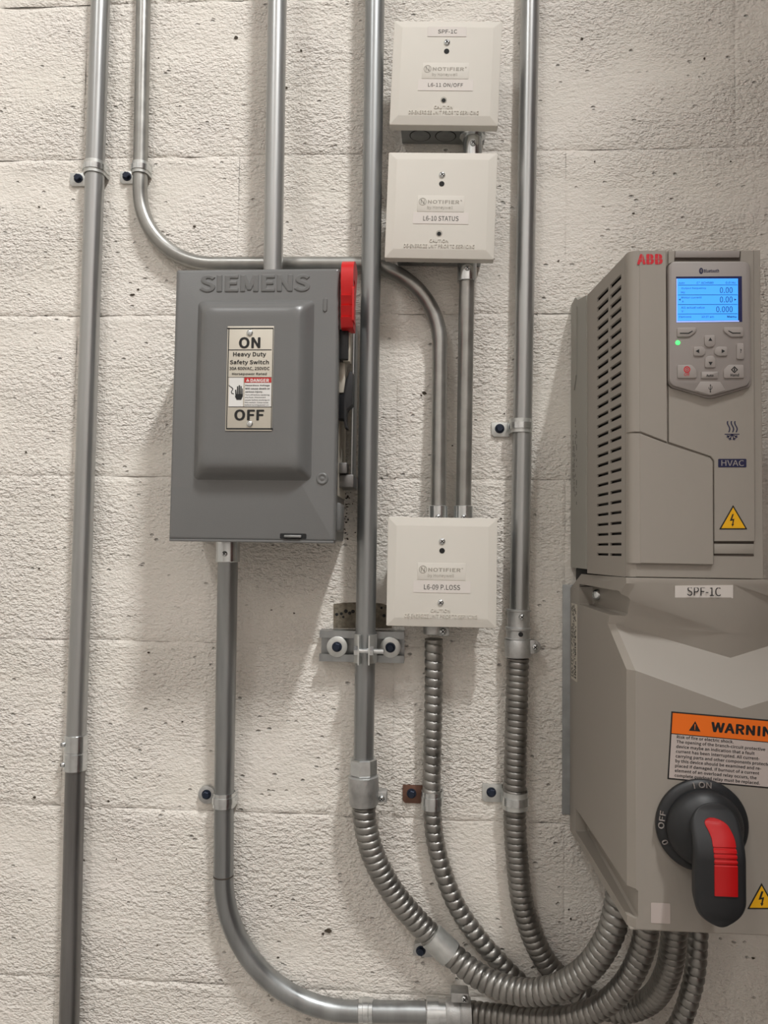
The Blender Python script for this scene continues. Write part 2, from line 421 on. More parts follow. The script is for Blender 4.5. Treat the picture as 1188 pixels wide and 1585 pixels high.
for k in range(-13, 11):
    z1 = ZJ - BH * k; z0 = z1 - BH
    if z0 < 0 or z1 > RZ: continue
    x = XJ - (BW / 2 if k % 2 == 0 else 0) - 6 * BW
    while x < RX1:
        if x >= RX0 and x + BW <= RX1:
            near = abs(x + BW / 2) < 0.85 and -2 <= k <= 7
            me = block_mesh(k * 50 + int(x * 100) + 5000, 0.0075) if near else far_mesh
            o = bpy.data.objects.new('block', me); COL.objects.link(o); o.parent = wall; o.location = (x, 0, z0)
        x += BW

# ------------------------------------------------------------------ small hardware
def screw(name, c, r, m, parent, axis=(0, -1, 0), h=None, hexa=False, cross=True, label=None):
    h = h or r * 0.55; c = Vector(c); a = Vector(axis).normalized()
    mb = MB()
    if hexa:
        mb.lathe([(r * 1.25, 0), (r * 1.25, h * 0.25), (r * 1.1, h * 0.3)], c, a, 18)
        mb.lathe([(r, h * 0.3), (r, h * 1.1), (r * 0.8, h * 1.3)], c, a, 6)
    else:
        mb.lathe([(r, 0), (r, h * 0.35), (r * 0.85, h * 0.75), (r * 0.5, h * 0.97), (r * 0.05, h)], c, a, 18)
    s = obj(name, mb, m, parent, label=label)
    if cross and not hexa:
        u = a.orthogonal().normalized(); v = a.cross(u); k = MB()
        for d, e in ((u, v), (v, u)):
            q = []
            for hh in (0.90, 1.04):
                q.append([c + a * h * hh + d * (sx * r * 0.62) + e * (sz * r * 0.13) for sx, sz in ((-1, -1), (1, -1), (1, 1), (-1, 1))])
            k.loft(q)
        obj('cross_recess', k, M['hole'], s, smooth=False)
    return s

def strap(label, px, py, pc, R, side=-1, ang=0.0, w=0.016, tm='tab', bm_='bolt', tab=0.019, rib=True, dz=-0.004, round_tab=False):
    c = at(px, py, pc)
    t = thing('conduit_strap', label, 'strap', (c.x, 0, c.z), 'conduit straps screwed to the wall', local=True)
    t.rotation_euler.y = ang
    def band(Ri, Ro, z0, z1, foot):
        n = 20; out = [(Ro * math.cos(PI * k / n), pc + Ro * math.sin(PI * k / n)) for k in range(n + 1)]
        inn = [(Ri * math.cos(PI * k / n), pc + Ri * math.sin(PI * k / n)) for k in range(n, -1, -1)]
        poly = [(Ro, foot)] + out + [(-Ro, foot), (-Ri, foot)] + inn + [(Ri, foot)]
        return MB().extr(poly, lambda x, p: (x, -p, z0), lambda x, p: (x, -p, z1))
    s = obj('saddle', band(R + 0.0004, R + 0.0016, -w / 2, w / 2, 0.0012), M['zinc' if tm == 'tabred' else tm], t)
    if rib:
        obj('rib', band(R + 0.0014, R + 0.0026, -w * 0.22, w * 0.22, 0.004), M['zinc'], s)
    mb = MB(); x0 = side * (R + 0.0006); x1 = side * (R + tab)
    if round_tab:
        cx = side * (R + tab * 0.55); r = tab * 0.5
        poly = [(cx + r * math.cos(2 * PI * k / 20), dz + r * math.sin(2 * PI * k / 20)) for k in range(20)]
        mb.prism(poly, 0.001, 0.006, 0.002); mb.box(min(x0, cx), max(x0, cx), 0.001, 0.004, dz - w * 0.4, dz + w * 0.4)
        hx = cx; hp = 0.006
    else:
        h = w * 0.53
        poly = [(x0, dz - h), (x1 - side * 0.003, dz - h), (x1, dz - h + 0.003), (x1, dz + h), (x0, dz + h)]
        mb.prism(poly, 0.001, 0.0028, 0.0004); hx = side * (R + tab * 0.56); hp = 0.0028
    obj('tab', mb, M['cast' if round_tab else tm], t, label='rusty brown tab' if tm == 'tabred' else None)
    screw('screw', (hx, -hp, dz + 0.001), 0.0046, M[bm_], t, hexa=True, h=0.0042)
    return t

def cyl(mb, a, b, r, seg=24, ch=0.0006):
    a, b = Vector(a), Vector(b); d = b - a; L = d.length
    return mb.lathe([(r - ch, 0), (r, ch), (r, L - ch), (r - ch, L)], a, d, seg)
def set_connector(c0, c1, R, parent, m='zinc', screw_at=0.5, nut=True, face=(0, -1, 0), name='connector'):
    """a set-screw fitting from c0 to c1 around a pipe of radius R"""
    c0, c1 = Vector(c0), Vector(c1); d = (c1 - c0)
    mb = MB(); cyl(mb, c0, c1, R + 0.0022)
    if nut: cyl(mb, c1 - d.normalized() * 0.004, c1 - d.normalized() * 0.0005, R + 0.0048, 14)
    o = obj(name, mb, M[m], parent)
    q = c0 + d * screw_at + Vector(face) * (R + 0.0021)
    screw('set_screw', q, 0.0032, M['zinc'], o, face, h=0.0026)
    return o

# ------------------------------------------------------------------ conduits
TOP = RZ - 0.02
# 1 leftmost run
R34, R12 = 0.0117, 0.0091
a0, a1, a2 = at(155.7, 0, 0.014), at(118, 1138, 0.014), at(107, 1580, 0.014)
t = thing('conduit', 'leftmost tall galvanized conduit, joined by a coupling low on the wall', 'conduit', (a2.x, 0, 0.0), 'steel conduit runs')
up = a0 + (a0 - a1).normalized() * 0.12
obj('upper_pipe', MB().tube([(up.x, up.y, TOP), up, a0, a1], R34, 28), M['galv'], t)
b1 = at(116.3, 1192, 0.014)
obj('lower_pipe', MB().tube([b1 + (a1 - b1) * 0.05, a2, a2 + (a2 - b1) * 0.3, (a2.x - 0.008, a2.y, 0.02)], R34 * 0.98, 28), M['galvdark'], t, label='darker weathered pipe below the coupling')
mb = MB(); mid = a1.lerp(b1, 0.5); u = (b1 - a1).normalized()
a1s = a1 - u * 0.001
mb.lathe([(R34 + 0.0006, 0), (R34 + 0.0020, 0.0006), (R34 + 0.0020, 0.0195), (R34 + 0.0012, 0.0203), (R34 + 0.0012, 0.0215), (R34 + 0.0020, 0.0222), (R34 + 0.0020, (b1 - a1s).length - 0.0006), (R34 + 0.0006, (b1 - a1s).length)], a1s, u, 30)
cp = obj('coupling', mb, M['zinc'], t)
for f in (0.22, 0.8):
    dr = Vector((-0.80, -0.60, 0)); screw('set_screw', a1.lerp(b1, f) + dr * (R34 + 0.0018), 0.0032, M['zinc'], cp, dr, h=0.0036)
strap('square-tabbed zinc strap holding the leftmost conduit high on the wall', 146.5, 262, 0.014, R34, dz=-0.007, tab=0.0255)

# 2 thin conduit that bends under, along and down to the lowest junction box
A, B, C, D = at(222, 0, 0.0105), at(214.5, 409, 0.0112), at(681.5, 409, 0.0112), at(678, 786, 0.026)
Au = A + (A - B).normalized() * 0.1
E_ = at(678, 803, 0.0265)
t = thing('conduit', 'thin conduit bending from upper left behind the switch down to the lowest box', 'conduit', (D.x, 0, D.z), 'steel conduit runs')
obj('pipe', MB().tube([(Au.x, Au.y, TOP)] + fillet([Au, B, C, D], [0.097, 0.102], 22), R12, 24), M['emt'], t)
set_connector(at(678, 783, 0.026), (D.x, D.y, ZC + 0.0275), R12, t, nut=False, screw_at=0.55)
strap('small zinc strap on the thin bent conduit just above its first bend', 217.5, 262, 0.011, R12, dz=-0.006, tab=0.0205, w=0.015, rib=True)

# 3 conduit into the top of the safety switch
a0, a1 = at(429, 0, 0.05), at(422.5, 416, 0.05); SWZ1 = ZC + 0.3076
t = thing('conduit', 'galvanized conduit entering the top of the grey safety switch', 'conduit', (a1.x, 0, SWZ1), 'steel conduit runs')
up = a0 + (a0 - a1).normalized() * 0.1
obj('pipe', MB().tube([(up.x, up.y, TOP), up, a0, (a1.x, a1.y, SWZ1 + 0.002)], 0.0113, 28), M['galv'], t)

# 4 big conduit on the strut, ending in the flexible whip
a0, a1 = at(580, 0, 0.034), at(562.5, 1176, 0.034)
t = thing('conduit', 'thick galvanized conduit passing right of the red handle and clamped to the strut', 'conduit', (a1.x, 0, a1.z), 'steel conduit runs')
up = a0 + (a0 - a1).normalized() * 0.1
obj('pipe', MB().tube([(up.x, up.y, TOP), up, a0, a1], R34, 30), M['galv2'], t)
n0, n1, n2, n3 = at(562, 1173, 0.034), at(562, 1199, 0.034), at(562, 1201, 0.034), at(563, 1246, 0.034)
o = obj('compression_nut', MB().lathe([(0.0148, 0), (0.0163, 0.0012), (0.0163, 0.0175), (0.0150, 0.0190)], n0, n1 - n0, 8, turn=0.2), M['zinc'], t, ang=25)
L = (n3 - n2).length
o = obj('connector_body', MB().lathe([(0.0150, -0.0015), (0.0176, 0), (0.0176, 0.0165), (0.0168, 0.0175), (0.0168, L - 0.002), (0.0155, L)], n2, n3 - n2, 30), M['cast'], t)
e = at(591, 1232, 0.028)
ear = obj('clamp_ear', MB().rbox(e.x - 0.010, e.x + 0.006, 0.020, 0.034, e.z - 0.006, e.z + 0.007, 0.0015), M['cast'], o)
screw('screw', (e.x, -0.034, e.z - 0.001), 0.0036, M['zinc'], ear, h=0.003)

# 5 short conduit between the middle and the lowest junction box
t5a, t5b = at(722.5, 405, 0.030), at(716.8, 803, 0.0265)
t = thing('conduit', 'short conduit joining the middle white box to the lowest white box', 'conduit', (t5b.x, 0, t5b.z), 'steel conduit runs')
p0, p1 = at(722.3, 420, 0.030), at(716.8, 792, 0.0265)
obj('pipe', MB().tube([p0, p1], R12, 24), M['emt'], t)
set_connector(at(722, 437, 0.030), (t5a.x, t5a.y, ZC + 0.3425), R12, t, nut=False, screw_at=0.55)
set_connector(at(716.9, 783, 0.0265), (t5b.x, t5b.y, ZC + 0.0275), R12, t, nut=False, screw_at=0.55)

# nipple between the top two boxes
n0, n1 = at(731, 222, 0.028), at(731, 200, 0.028)
xn = n0.x
t = thing('conduit_nipple', 'shiny short nipple between the top and middle white boxes', 'conduit nipple', (xn, 0, ZC + 0.46))
cb = MB(); cyl(cb, (xn, -0.028, ZC + 0.4535), (xn, -0.028, ZC + 0.501), R12 + 0.0024)
c = obj('connector', cb, M['zinc'], t)
nb = MB(); nb.lathe([(0.0150, 0), (0.0160, 0.001), (0.0160, 0.004), (0.0150, 0.0045)], (xn, -0.028, ZC + 0.4962), (0, 0, 1), 12, turn=0.1)
obj('lock_nut', nb, M['zinc'], t)
screw('set_screw', (xn, -0.028 - R12 - 0.0023, ZC + 0.483), 0.0034, M['zinc'], c, h=0.003)

# 6 right conduit
a0, a1 = at(820, 0, 0.0145), at(803, 945, 0.0145)
t = thing('conduit', 'tall galvanized conduit between the white boxes and the drive', 'conduit', (a1.x, 0, a1.z), 'steel conduit runs')
up = a0 + (a0 - a1).normalized() * 0.1
obj('pipe', MB().tube([(up.x, up.y, TOP), up, a0, a1], 0.0113, 28), M['galv'], t)
q0, q1, q2, q3, q4 = [at(x, y, 0.0165) for x, y in ((802.5, 943), (801.5, 970), (801.2, 973), (801, 989), (801.5, 1017))]
mb = MB(); L = (q3 - q0).length
mb.lathe([(0.0125, 0), (0.0147, 0.0004), (0.0147, 0.002), (0.0134, 0.0026), (0.0134, L * 0.58), (0.0152, L * 0.62), (0.0152, L * 0.68), (0.0140, L * 0.72), (0.0140, L * 0.95), (0.0152, L * 0.97), (0.0152, L)], q0, q3 - q0, 30)
cp = obj('coupling', mb, M['cast'], t)
screw('set_screw', at(807, 955, 0.0299), 0.0036, M['zinc'], cp, h=0.003)
obj('peep_hole', MB().lathe([(0.0028, 0), (0.0028, 0.0006)], at(805.5, 982, 0.0302), (0, -1, 0), 16), M['hole'], cp)
mb = MB(); L = (q4 - q3).length
mb.lathe([(0.0145, 0), (0.0155, 0.0015), (0.0155, L - 0.0015), (0.0145, L)], q3, q4 - q3, 28)
o = obj('clamp', mb, M['cast'], t)
e = at(826.5, 1001, 0.02)
mb = MB().rbox(e.x - 0.008, e.x + 0.001, 0.010, 0.024, e.z - 0.008, e.z + 0.008, 0.001)
mb.lathe([(0.0075, 0), (0.0075, 0.007), (0.006, 0.008)], (e.x, -0.014, e.z), (0, -1, 0), 20)
ear = obj('clamp_ear', mb, M['cast'], o)
screw('screw', (e.x + 0.0005, -0.022, e.z), 0.0042, M['zinc'], ear, h=0.004)
strap('bright ribbed strap with rounded saddle holding the tall conduit left of the drive', 805.5, 660, 0.0145, 0.0116, dz=-0.002, tab=0.022, w=0.0165)

# 7 conduit out of the switch bottom
SWZ0 = ZC + 0.0079
b0 = at(352.5, 866, 0.046); b0t = Vector((at(352.8, 838, 0.046).x, -0.046, SWZ0))
b1, b2, b3 = at(346.5, 1235, 0.015), at(344.5, 1563, 0.0140), at(662, 1567, 0.0140)
t = thing('conduit', 'conduit leaving the switch bottom and sweeping right along the lower wall', 'conduit', (b1.x, 0, b1.z), 'steel conduit runs')
obj('pipe', MB().tube(fillet([b0, b0.lerp(b1, 0.97), b1.lerp(b2, 0.1), b2, b3], [0.3, 0.3, 0.150], 22), R34, 28), M['galv2'], t)
set_connector(b0 + Vector((0, 0, -0.003)), b0t + Vector((0, 0, -0.0005)), R34, t, nut=False, screw_at=0.4)
mb = MB(); cyl(mb, b1.lerp(b2, 0.365), b1.lerp(b2, 0.372), R34 + 0.00025, 28, 0.0001)
obj('pipe_joint', mb, M['seam'], t)
g0, g1, g2, g3 = [at(x, 1567, 0.0145) for x in (660, 679, 690, 729)]
obj('lock_ring', MB().lathe([(0.0150, 0), (0.0160, 0.001), (0.0160, (g1 - g0).length), (0.0138, (g1 - g0).length), (0.0138, (g2 - g0).length)], g0, g1 - g0, 26), M['zinc'], t)
o = obj('connector_body', MB().lathe([(0.0150, 0), (0.0158, 0.001), (0.0158, 0.016), (0.0150, 0.0165), (0.0150, 0.0175), (0.0158, 0.018), (0.0158, (g3 - g2).length)], g2, g3 - g2, 26), M['cast'], t)
e = at(717, 1545, 0.03)
ear = obj('clamp_ear', MB().rbox(e.x - 0.014, e.x + 0.006, 0.012, 0.030, e.z - 0.006, e.z + 0.005, 0.0015), M['cast'], o)
screw('screw', (e.x + 0.001, -0.030, e.z), 0.0038, M['zinc'], ear, h=0.0035)
strap('strap with a lumpy round screw boss under the switch, left of its conduit', 346.5, 1237, 0.015, R34, dz=0.001, tab=0.022, w=0.017, tm='zinc', round_tab=True, rib=True)
# band over the low horizontal run
c0, c1 = at(555, 1563.5, 0.014), at(576, 1563.8, 0.014)
t = thing('conduit_band', 'shiny band around the low horizontal conduit at the bottom edge', 'strap', (c0.x, 0, c0.z))
obj('band', MB().lathe([(R34 + 0.0003, 0), (R34 + 0.0016, 0.0005), (R34 + 0.0016, 0.005), (R34 + 0.0022, 0.0055), (R34 + 0.0022, 0.0115), (R34 + 0.0016, 0.012), (R34 + 0.0016, 0.0165), (R34 + 0.0003, 0.017)], c0, c1 - c0, 28), M['zinc'], t)
obj('tab', MB().rbox(c0.x, c1.x, 0.0009, 0.003, c0.z - R34 - 0.022, c0.z - R34 + 0.004, 0.0006), M['tab'], t)

# ------------------------------------------------------------------ flexible whips
def flex(label, pts, R, pitch, depth, m, gland=None):
    P = [at(*q) for q in pts]; P[-1].z = az(985, 1438, 0.2380) - 0.0026
    t = thing('flexible_conduit', label, 'flexible conduit', P[-1], 'flexible conduit whips running to the drive')
    path = spl(P, pitch / 13)
    obj('spiral_hose', MB().tube(path, R, 26, helix=(pitch, depth)), M[m], t, ang=60)
    return t, P
main, MP = flex('thick flexible conduit sweeping from the strut conduit to the drive, frontmost of the hoses',
    [(563, 1247, 0.034), (565, 1275, 0.033), (578, 1325, 0.030), (606, 1378, 0.026), (644, 1425, 0.023), (684, 1464, 0.024), (738, 1509, 0.040), (798, 1534, 0.060), (858, 1530, 0.085), (908, 1500, 0.108), (942, 1450, 0.125), (957, 1395, 0.130), (960, 1345, 0.130)],
    0.0140, 0.0083, 0.0024, 'flex')
f3, _ = flex('slim flexible conduit dropping from the lowest white box and curving behind the thick one',
    [(671, 989, 0.026), (671, 1060, 0.022), (669, 1160, 0.018), (668, 1240, 0.0145), (676, 1315, 0.0130), (703, 1395, 0.0125), (743, 1455, 0.0125), (786, 1503, 0.0125), (840, 1553, 0.0125), (905, 1602, 0.014), (975, 1628, 0.022), (1040, 1600, 0.045), (1070, 1530, 0.065), (1079, 1450, 0.075), (1079, 1327, 0.078)],
    0.0110, 0.0100, 0.0023, 'flex')
f6, _ = flex('flexible conduit hanging from the tall right conduit and curving behind the others',
    [(801, 1019, 0.017), (799, 1100, 0.0165), (796, 1237, 0.0155), (799, 1320, 0.0150), (811, 1410, 0.0150), (842, 1485, 0.0150), (890, 1533, 0.0160), (950, 1563, 0.030), (1003, 1550, 0.058), (1033, 1505, 0.090), (1043, 1440, 0.108), (1044, 1350, 0.112)],
    0.0132, 0.0074, 0.0019, 'flex2')
f7, _ = flex('flexible conduit running along the bottom edge from the low horizontal conduit to the drive',
    [(729, 1567, 0.0155), (775, 1573, 0.030), (850, 1579, 0.060), (915, 1566, 0.088), (962, 1530, 0.112), (990, 1480, 0.128), (1001, 1430, 0.135), (1003, 1350, 0.136)],
    0.0124, 0.0080, 0.0022, 'flex2')
# straps on the whips
strap('rust-brown tabbed strap on the slim flexible conduit below the lowest box', 668.5, 1238, 0.0145, 0.0110, dz=0.002, tab=0.024, w=0.020, tm='tabred')
strap('grey strap on the flexible conduit hanging from the tall right conduit', 797, 1238, 0.0155, 0.0133, dz=0.003, tab=0.024, w=0.020)
q0, q1 = at(667, 1448, 0.0245), at(697, 1477, 0.0265)
t = thing('conduit_strap', 'wide zinc strap around the thick flexible conduit where it slants down right', 'strap', (q0.x, 0, q0.z), 'conduit straps screwed to the wall')
obj('saddle', MB().lathe([(0.0141, 0), (0.0152, 0.0006), (0.0152, (q1 - q0).length - 0.0006), (0.0141, (q1 - q0).length)], q0, q1 - q0, 28), M['tab'], t)
e = at(651, 1468, 0.004)
obj('tab', MB().prism([(e.x - 0.009, e.z - 0.006), (e.x + 0.006, e.z - 0.008), (e.x + 0.022, e.z - 0.006), (e.x + 0.024, e.z + 0.006), (e.x + 0.004, e.z + 0.010), (e.x - 0.007, e.z + 0.007)], 0.001, 0.009, 0.001), M['cast'], t)
screw('screw', (e.x, -0.009, e.z), 0.0045, M['bolt'], t, hexa=True, h=0.004)

# ------------------------------------------------------------------ junction boxes
def junction_box(label, xc, zc, tilt, tag, spf=False, low_screw=False, knocks=True, W=0.1265, H=0.1258, low=0.0522):
    t = thing('junction_box', label, 'junction box', (xc, 0, zc), 'white plastic covered junction boxes', local=True)
    t.rotation_euler.y = -tilt
    b = 0.0508
    obj('steel_box', MB().rbox(-b, b, 0.001, 0.0425, -low, b, 0.0015), M['steelbox'], t)
    for k in range(2 if knocks else 0):
        kc = (-0.028 + 0.031 * k, -0.021, -low)
        d = obj('knockout', MB().lathe([(0.0128, 0), (0.0128, 0.0002)], kc, (0, 0, -1), 26), M['hole'], t)
        obj('knockout_disc', MB().lathe([(0.0117, 0), (0.0117, 0.0005), (0.0112, 0.0007)], kc, (0, 0, -1), 26), M['steelbox'], d)
    lo = [rrect(-W / 2, W / 2, -H / 2, H / 2, 0.0012, 2)]
    def ring(d, p): return [(x, -p, z) for x, z in rrect(-W / 2 + d, W / 2 - d, -H / 2 + d, H / 2 - d, 0.0012, 2)]
    cv = obj('cover', MB().loft([ring(0.004, 0.0428), ring(0.0, 0.0432), ring(0.0, 0.0548), ring(0.0004, 0.0553), ring(0.0094, 0.0583), ring(0.0099, 0.0584)]), M['cream'], t, ang=20)
    F = 0.0584; k = 0.0001855
    def X(c): return (c - 411) * k
    def Z(c): return (418 - c) * k
    lg = obj('logo_panel', MB().prism(rrect(X(262), X(556), Z(466), Z(362), 0.0006, 2), F - 0.0002, F + 0.00035, 0.0002), M['cream'], cv)
    fl = F + 0.0004
    text('NOTIFIER', X(328), X(525), Z(415), Z(392), fl, M['creamlow'], lg, bold=0.03)
    text('by Honeywell', X(326), X(485), Z(453), Z(428), fl, M['creamlow'], lg)
    mb = MB()
    n = 24
    for r0, r1 in ((0.0037, 0.0045),):
        for i in range(n):
            a, b2 = 2 * PI * i / n, 2 * PI * (i + 1) / n
            mb.add([(X(296) + r * math.cos(q), -fl - 0.00015, Z(403) + r * math.sin(q)) for q in (a, b2) for r in (r0, r1)], [(0, 1, 3, 2)])
    for q in ([(-0.0022, -0.0022), (-0.0012, -0.0022), (-0.0012, 0.0024), (-0.0022, 0.0024)], [(0.0012, -0.0024), (0.0022, -0.0024), (0.0022, 0.0022), (0.0012, 0.0022)], [(-0.0022, 0.0024), (-0.0010, 0.0024), (0.0022, -0.0024), (0.0010, -0.0024)]):
        mb.add([(X(296) + x, -fl - 0.00015, Z(403) + z) for x, z in q], [(0, 1, 2, 3)])
    obj('round_logo', mb, M['creamlow'], lg, smooth=False)
    mb = MB(); text('R', X(532), X(540), Z(397), Z(390), fl, None, None, mb=mb); obj('trademark', mb, M['creamlow'], lg, smooth=False)
    tp = obj('label_tape', MB().prism(rrect(X(240), X(586), Z(543), Z(470), 0.0005, 2), F + 0.0001, F + 0.00042), M['sticker'], cv)
    text(tag, X(304), X(523), Z(524), Z(494), F + 0.00045, M['print'], tp, bold=0.006)
    if spf:
        sp = obj('label_tape', MB().prism(rrect(-0.0233, 0.0222, 0.0420, 0.0536, 0.0005, 2), F + 0.0001, F + 0.00042), M['sticker'], cv)
        text('SPF-1C', -0.0110, 0.0112, 0.0456, 0.0502, F + 0.00045, M['print'], sp, bold=0.004)
    text('CAUTION', X(348), X(465), Z(660), Z(641), F - 0.0001, M['cream'], cv, depth=0.0009, name='raised_lettering')
    text('DE-ENERGIZE UNIT PRIOR TO SERVICING', X(190), X(628), Z(695), Z(673), F - 0.0001, M['cream'], cv, depth=0.0009, name='raised_lettering')
    screw('cover_screw', (0, -F, Z(230)), 0.0036, M['zinc'], cv, h=0.0016)
    obj('pilot_hole', MB().lathe([(0.0031, 0), (0.0031, 0.0003)], (0, -F, Z(287)), (0, -1, 0), 18), M['hole'], cv)
    if low_screw: screw('cover_screw', (-0.0009, -F, Z(603)), 0.0036, M['zinc'], cv, h=0.0016)
    else:
        hl = obj('screw_boss', MB().lathe([(0.0037, 0), (0.0037, 0.0003), (0.0030, 0.0004)], (-0.0009, -F, Z(603)), (0, -1, 0), 18), M['creamlow'], cv)
        obj('pilot_hole', MB().lathe([(0.0024, 0), (0.0024, 0.0006)], (-0.0009, -F, Z(603) - 0.0006), (0, -1, 0), 18), M['hole'], hl)
    return t
junction_box('topmost white cover plate box marked SPF-1C and L6-11 ON/OFF', 0.0104, ZC + 0.5595, math.radians(-1.9), 'L6-11 ON/OFF', spf=True, low=0.0568)
junction_box('middle white cover plate box marked L6-10 STATUS', 0.0065, ZC + 0.4009, math.radians(-1.5), 'L6-10 STATUS')
junction_box('lowest white cover plate box marked L6-09 P.LOSS', 0.0118, ZC - 0.0243, math.radians(-0.15), 'L6-09 P.LOSS', low_screw=True, knocks=False, W=0.1242, H=0.1238)
# connector of the slim whip below the lowest box
c0, c1 = at(671.5, 962, 0.026), at(671, 991, 0.026)
o = obj('hose_connector', MB().lathe([(0.0110, 0), (0.0125, 0.001), (0.0125, (c1 - c0).length - 0.001), (0.0115, (c1 - c0).length)], (c0.x, c0.y, ZC - 0.0758), (c1.x - c0.x, 0, c1.z - ZC + 0.0758), 26), M['cast'], f3)
e = at(684.5, 977, 0.034)
ear = obj('clamp_ear', MB().rbox(e.x - 0.006, e.x + 0.008, 0.022, 0.036, e.z - 0.0055, e.z + 0.0055, 0.0015), M['cast'], o)
screw('screw', (e.x + 0.0005, -0.036, e.z), 0.0042, M['zinc'], ear, h=0.003)

# ------------------------------------------------------------------ strut channel and pipe clamp
s0, s1 = at(494, 1001, 0.0205), at(625, 1001, 0.0205)
zt, zb = at(560, 977, 0.0205).z, at(560, 1025, 0.0205).z
t = thing('strut_channel', 'short galvanized strut channel bolted across the wall behind the thick conduit', 'strut', (s0.x, 0, zb))
prof = [(zb, 0.0012), (zt, 0.0012), (zt, 0.0205), (zt - 0.0085, 0.0205), (zt - 0.0085, 0.0150), (zt - 0.0065, 0.0150), (zt - 0.0065, 0.0188), (zt - 0.0022, 0.0188), (zt - 0.0022, 0.0034),
        (zb + 0.0022, 0.0034), (zb + 0.0022, 0.0188), (zb + 0.0065, 0.0188), (zb + 0.0065, 0.0150), (zb + 0.0085, 0.0150), (zb + 0.0085, 0.0205), (zb, 0.0205)]
obj('channel', MB().extr(prof, lambda z, p: (s0.x, -p, z), lambda z, p: (s1.x, -p, z)), M['galv2'], t, smooth=False)
for px, py in ((521.5, 1001), (604, 1002)):
    c = at(px, py, 0.0215)
    wsh = obj('washer', MB().lathe([(0.0122, 0), (0.0122, 0.0018), (0.0118, 0.0021), (0.0055, 0.0021)], (c.x, -0.0206, c.z), (0, -1, 0), 28), M['tab'], t)
    screw('bolt_head', (c.x, -0.0227, c.z), 0.0048, M['bolt'], wsh, hexa=True, h=0.004)
xc_ = at(565.3, 1003, 0.034).x; zc_ = at(565, 1003, 0.034).z
t = thing('pipe_clamp', 'two-piece pipe clamp with a cross bolt gripping the thick conduit on the strut', 'pipe clamp', (xc_, 0, zc_))
for sgn in (-1, 1):
    n = 14; Ri, Ro = R34 + 0.0003, R34 + 0.0018; outer = []; inner = []
    # from the strut slot around the pipe to a bent ear pointing at the viewer
    for k in range(n + 1):
        a = -0.9 + (PI / 2 - 0.32 + 0.9) * k / n
        outer.append((sgn * Ro * math.cos(a), 0.034 + Ro * math.sin(a))); inner.append((sgn * Ri * math.cos(a), 0.034 + Ri * math.sin(a)))
    xe = outer[-1][0]; pe = outer[-1][1]
    outer += [(sgn * 0.0062, pe + 0.0035), (sgn * 0.0068, pe + 0.011)]; inner += [(sgn * 0.0046, pe + 0.0035), (sgn * 0.0052, pe + 0.011)]
    poly = outer + inner[::-1]
    hf = obj('clamp_half', MB().extr(poly, lambda x, p: (xc_ + x, -p, zc_ - 0.0165), lambda x, p: (xc_ + x, -p, zc_ + 0.0165)), M['tab'], t)
    mb = MB(); mb.lathe([(0.0058, 0), (0.0058, 0.0042), (0.0052, 0.0046)], (xc_ + sgn * 0.0068, -(pe + 0.0065), zc_ - 0.001), (sgn, 0, 0), 6)
    obj('nut' if sgn > 0 else 'bolt_head', mb, M['zinc'], t, ang=20)
mb = MB(); cyl(mb, (xc_ - 0.0068, -(pe + 0.0065), zc_ - 0.001), (xc_ + 0.023, -(pe + 0.0065), zc_ - 0.001), 0.0030, 16)
obj('bolt', mb, M['zinc'], t)
# bare grout patch in the wall above the strut
mb = MB()
q = PX([(516, 935), (530, 933), (560, 932), (590, 934), (608, 940), (606, 972), (516, 972)], 0.0008)
mb.prism(q, -0.003, 0.0009)
pt = obj('bare_patch', mb, M['grout'], wall, smooth=False, label='unpainted rough grout patch above the strut')
for px, py, r in ((528, 950, 3.2), (535, 946, 4), (541, 949, 3.6), (546, 946.5, 4), (521, 951, 3.5), (531, 955, 2.6), (594, 953, 3.5), (590, 941, 2.6)):
    c = at(px, py, 0.0009); r *= 0.0006
    obj('pit', MB().lathe([(r, 0), (r * 0.8, 0.0003)], (c.x, -0.0009, c.z), (0, -1, 0), 7), M['hole'], pt)

# small chips where the paint has left the block bare
rc = random.Random(11); mb = MB()
spots = [(365, 58, 4), (657, 609, 5), (652, 612, 3), (205, 456, 4), (213, 448, 3), (508, 1441, 6), (500, 1446, 4), (54, 1234, 3.5), (168, 1240, 3), (282, 1117, 2.5), (243, 1463, 2.5), (420, 1402, 2), (430, 1482, 2), (864, 404, 3), (1165, 1483, 3), (883, 1422, 3), (880, 1408, 2.2), (420, 944, 2), (455, 949, 2.5), (245, 90, 3), (466, 78, 3), (443, 136, 3), (620, 170, 3), (60, 320, 2.5), (300, 350, 3), (700, 690, 2.5), (40, 700, 3), (60, 880, 2.5), (230, 1010, 2.5), (180, 1330, 2), (780, 640, 2), (920, 250, 3), (980, 330, 2.5), (1090, 90, 3), (1130, 250, 2.5), (900, 60, 3)]
for k in range(46):
    spots.append((rc.gauss(533, 5), rc.uniform(762, 836), rc.uniform(0.8, 2.6)))
for k in range(9): spots.append((rc.uniform(775, 783), rc.uniform(800, 930), rc.uniform(1.0, 1.8)))
for px, py, r in spots:
    c = at(px, py, 0.0006); n = 7; r *= 0.00043; sx = rc.uniform(0.8, 1.9)
    poly = [(c.x + sx * r * rc.uniform(0.45, 1.3) * math.cos(2 * PI * i / n), c.z + r * rc.uniform(0.45, 1.3) * math.sin(2 * PI * i / n)) for i in range(n)]
    mb.prism(poly, -0.002, 0.0010)
ch_ = obj('paint_chips', mb, M['chip'], wall, smooth=False); ch_['kind'] = 'stuff'

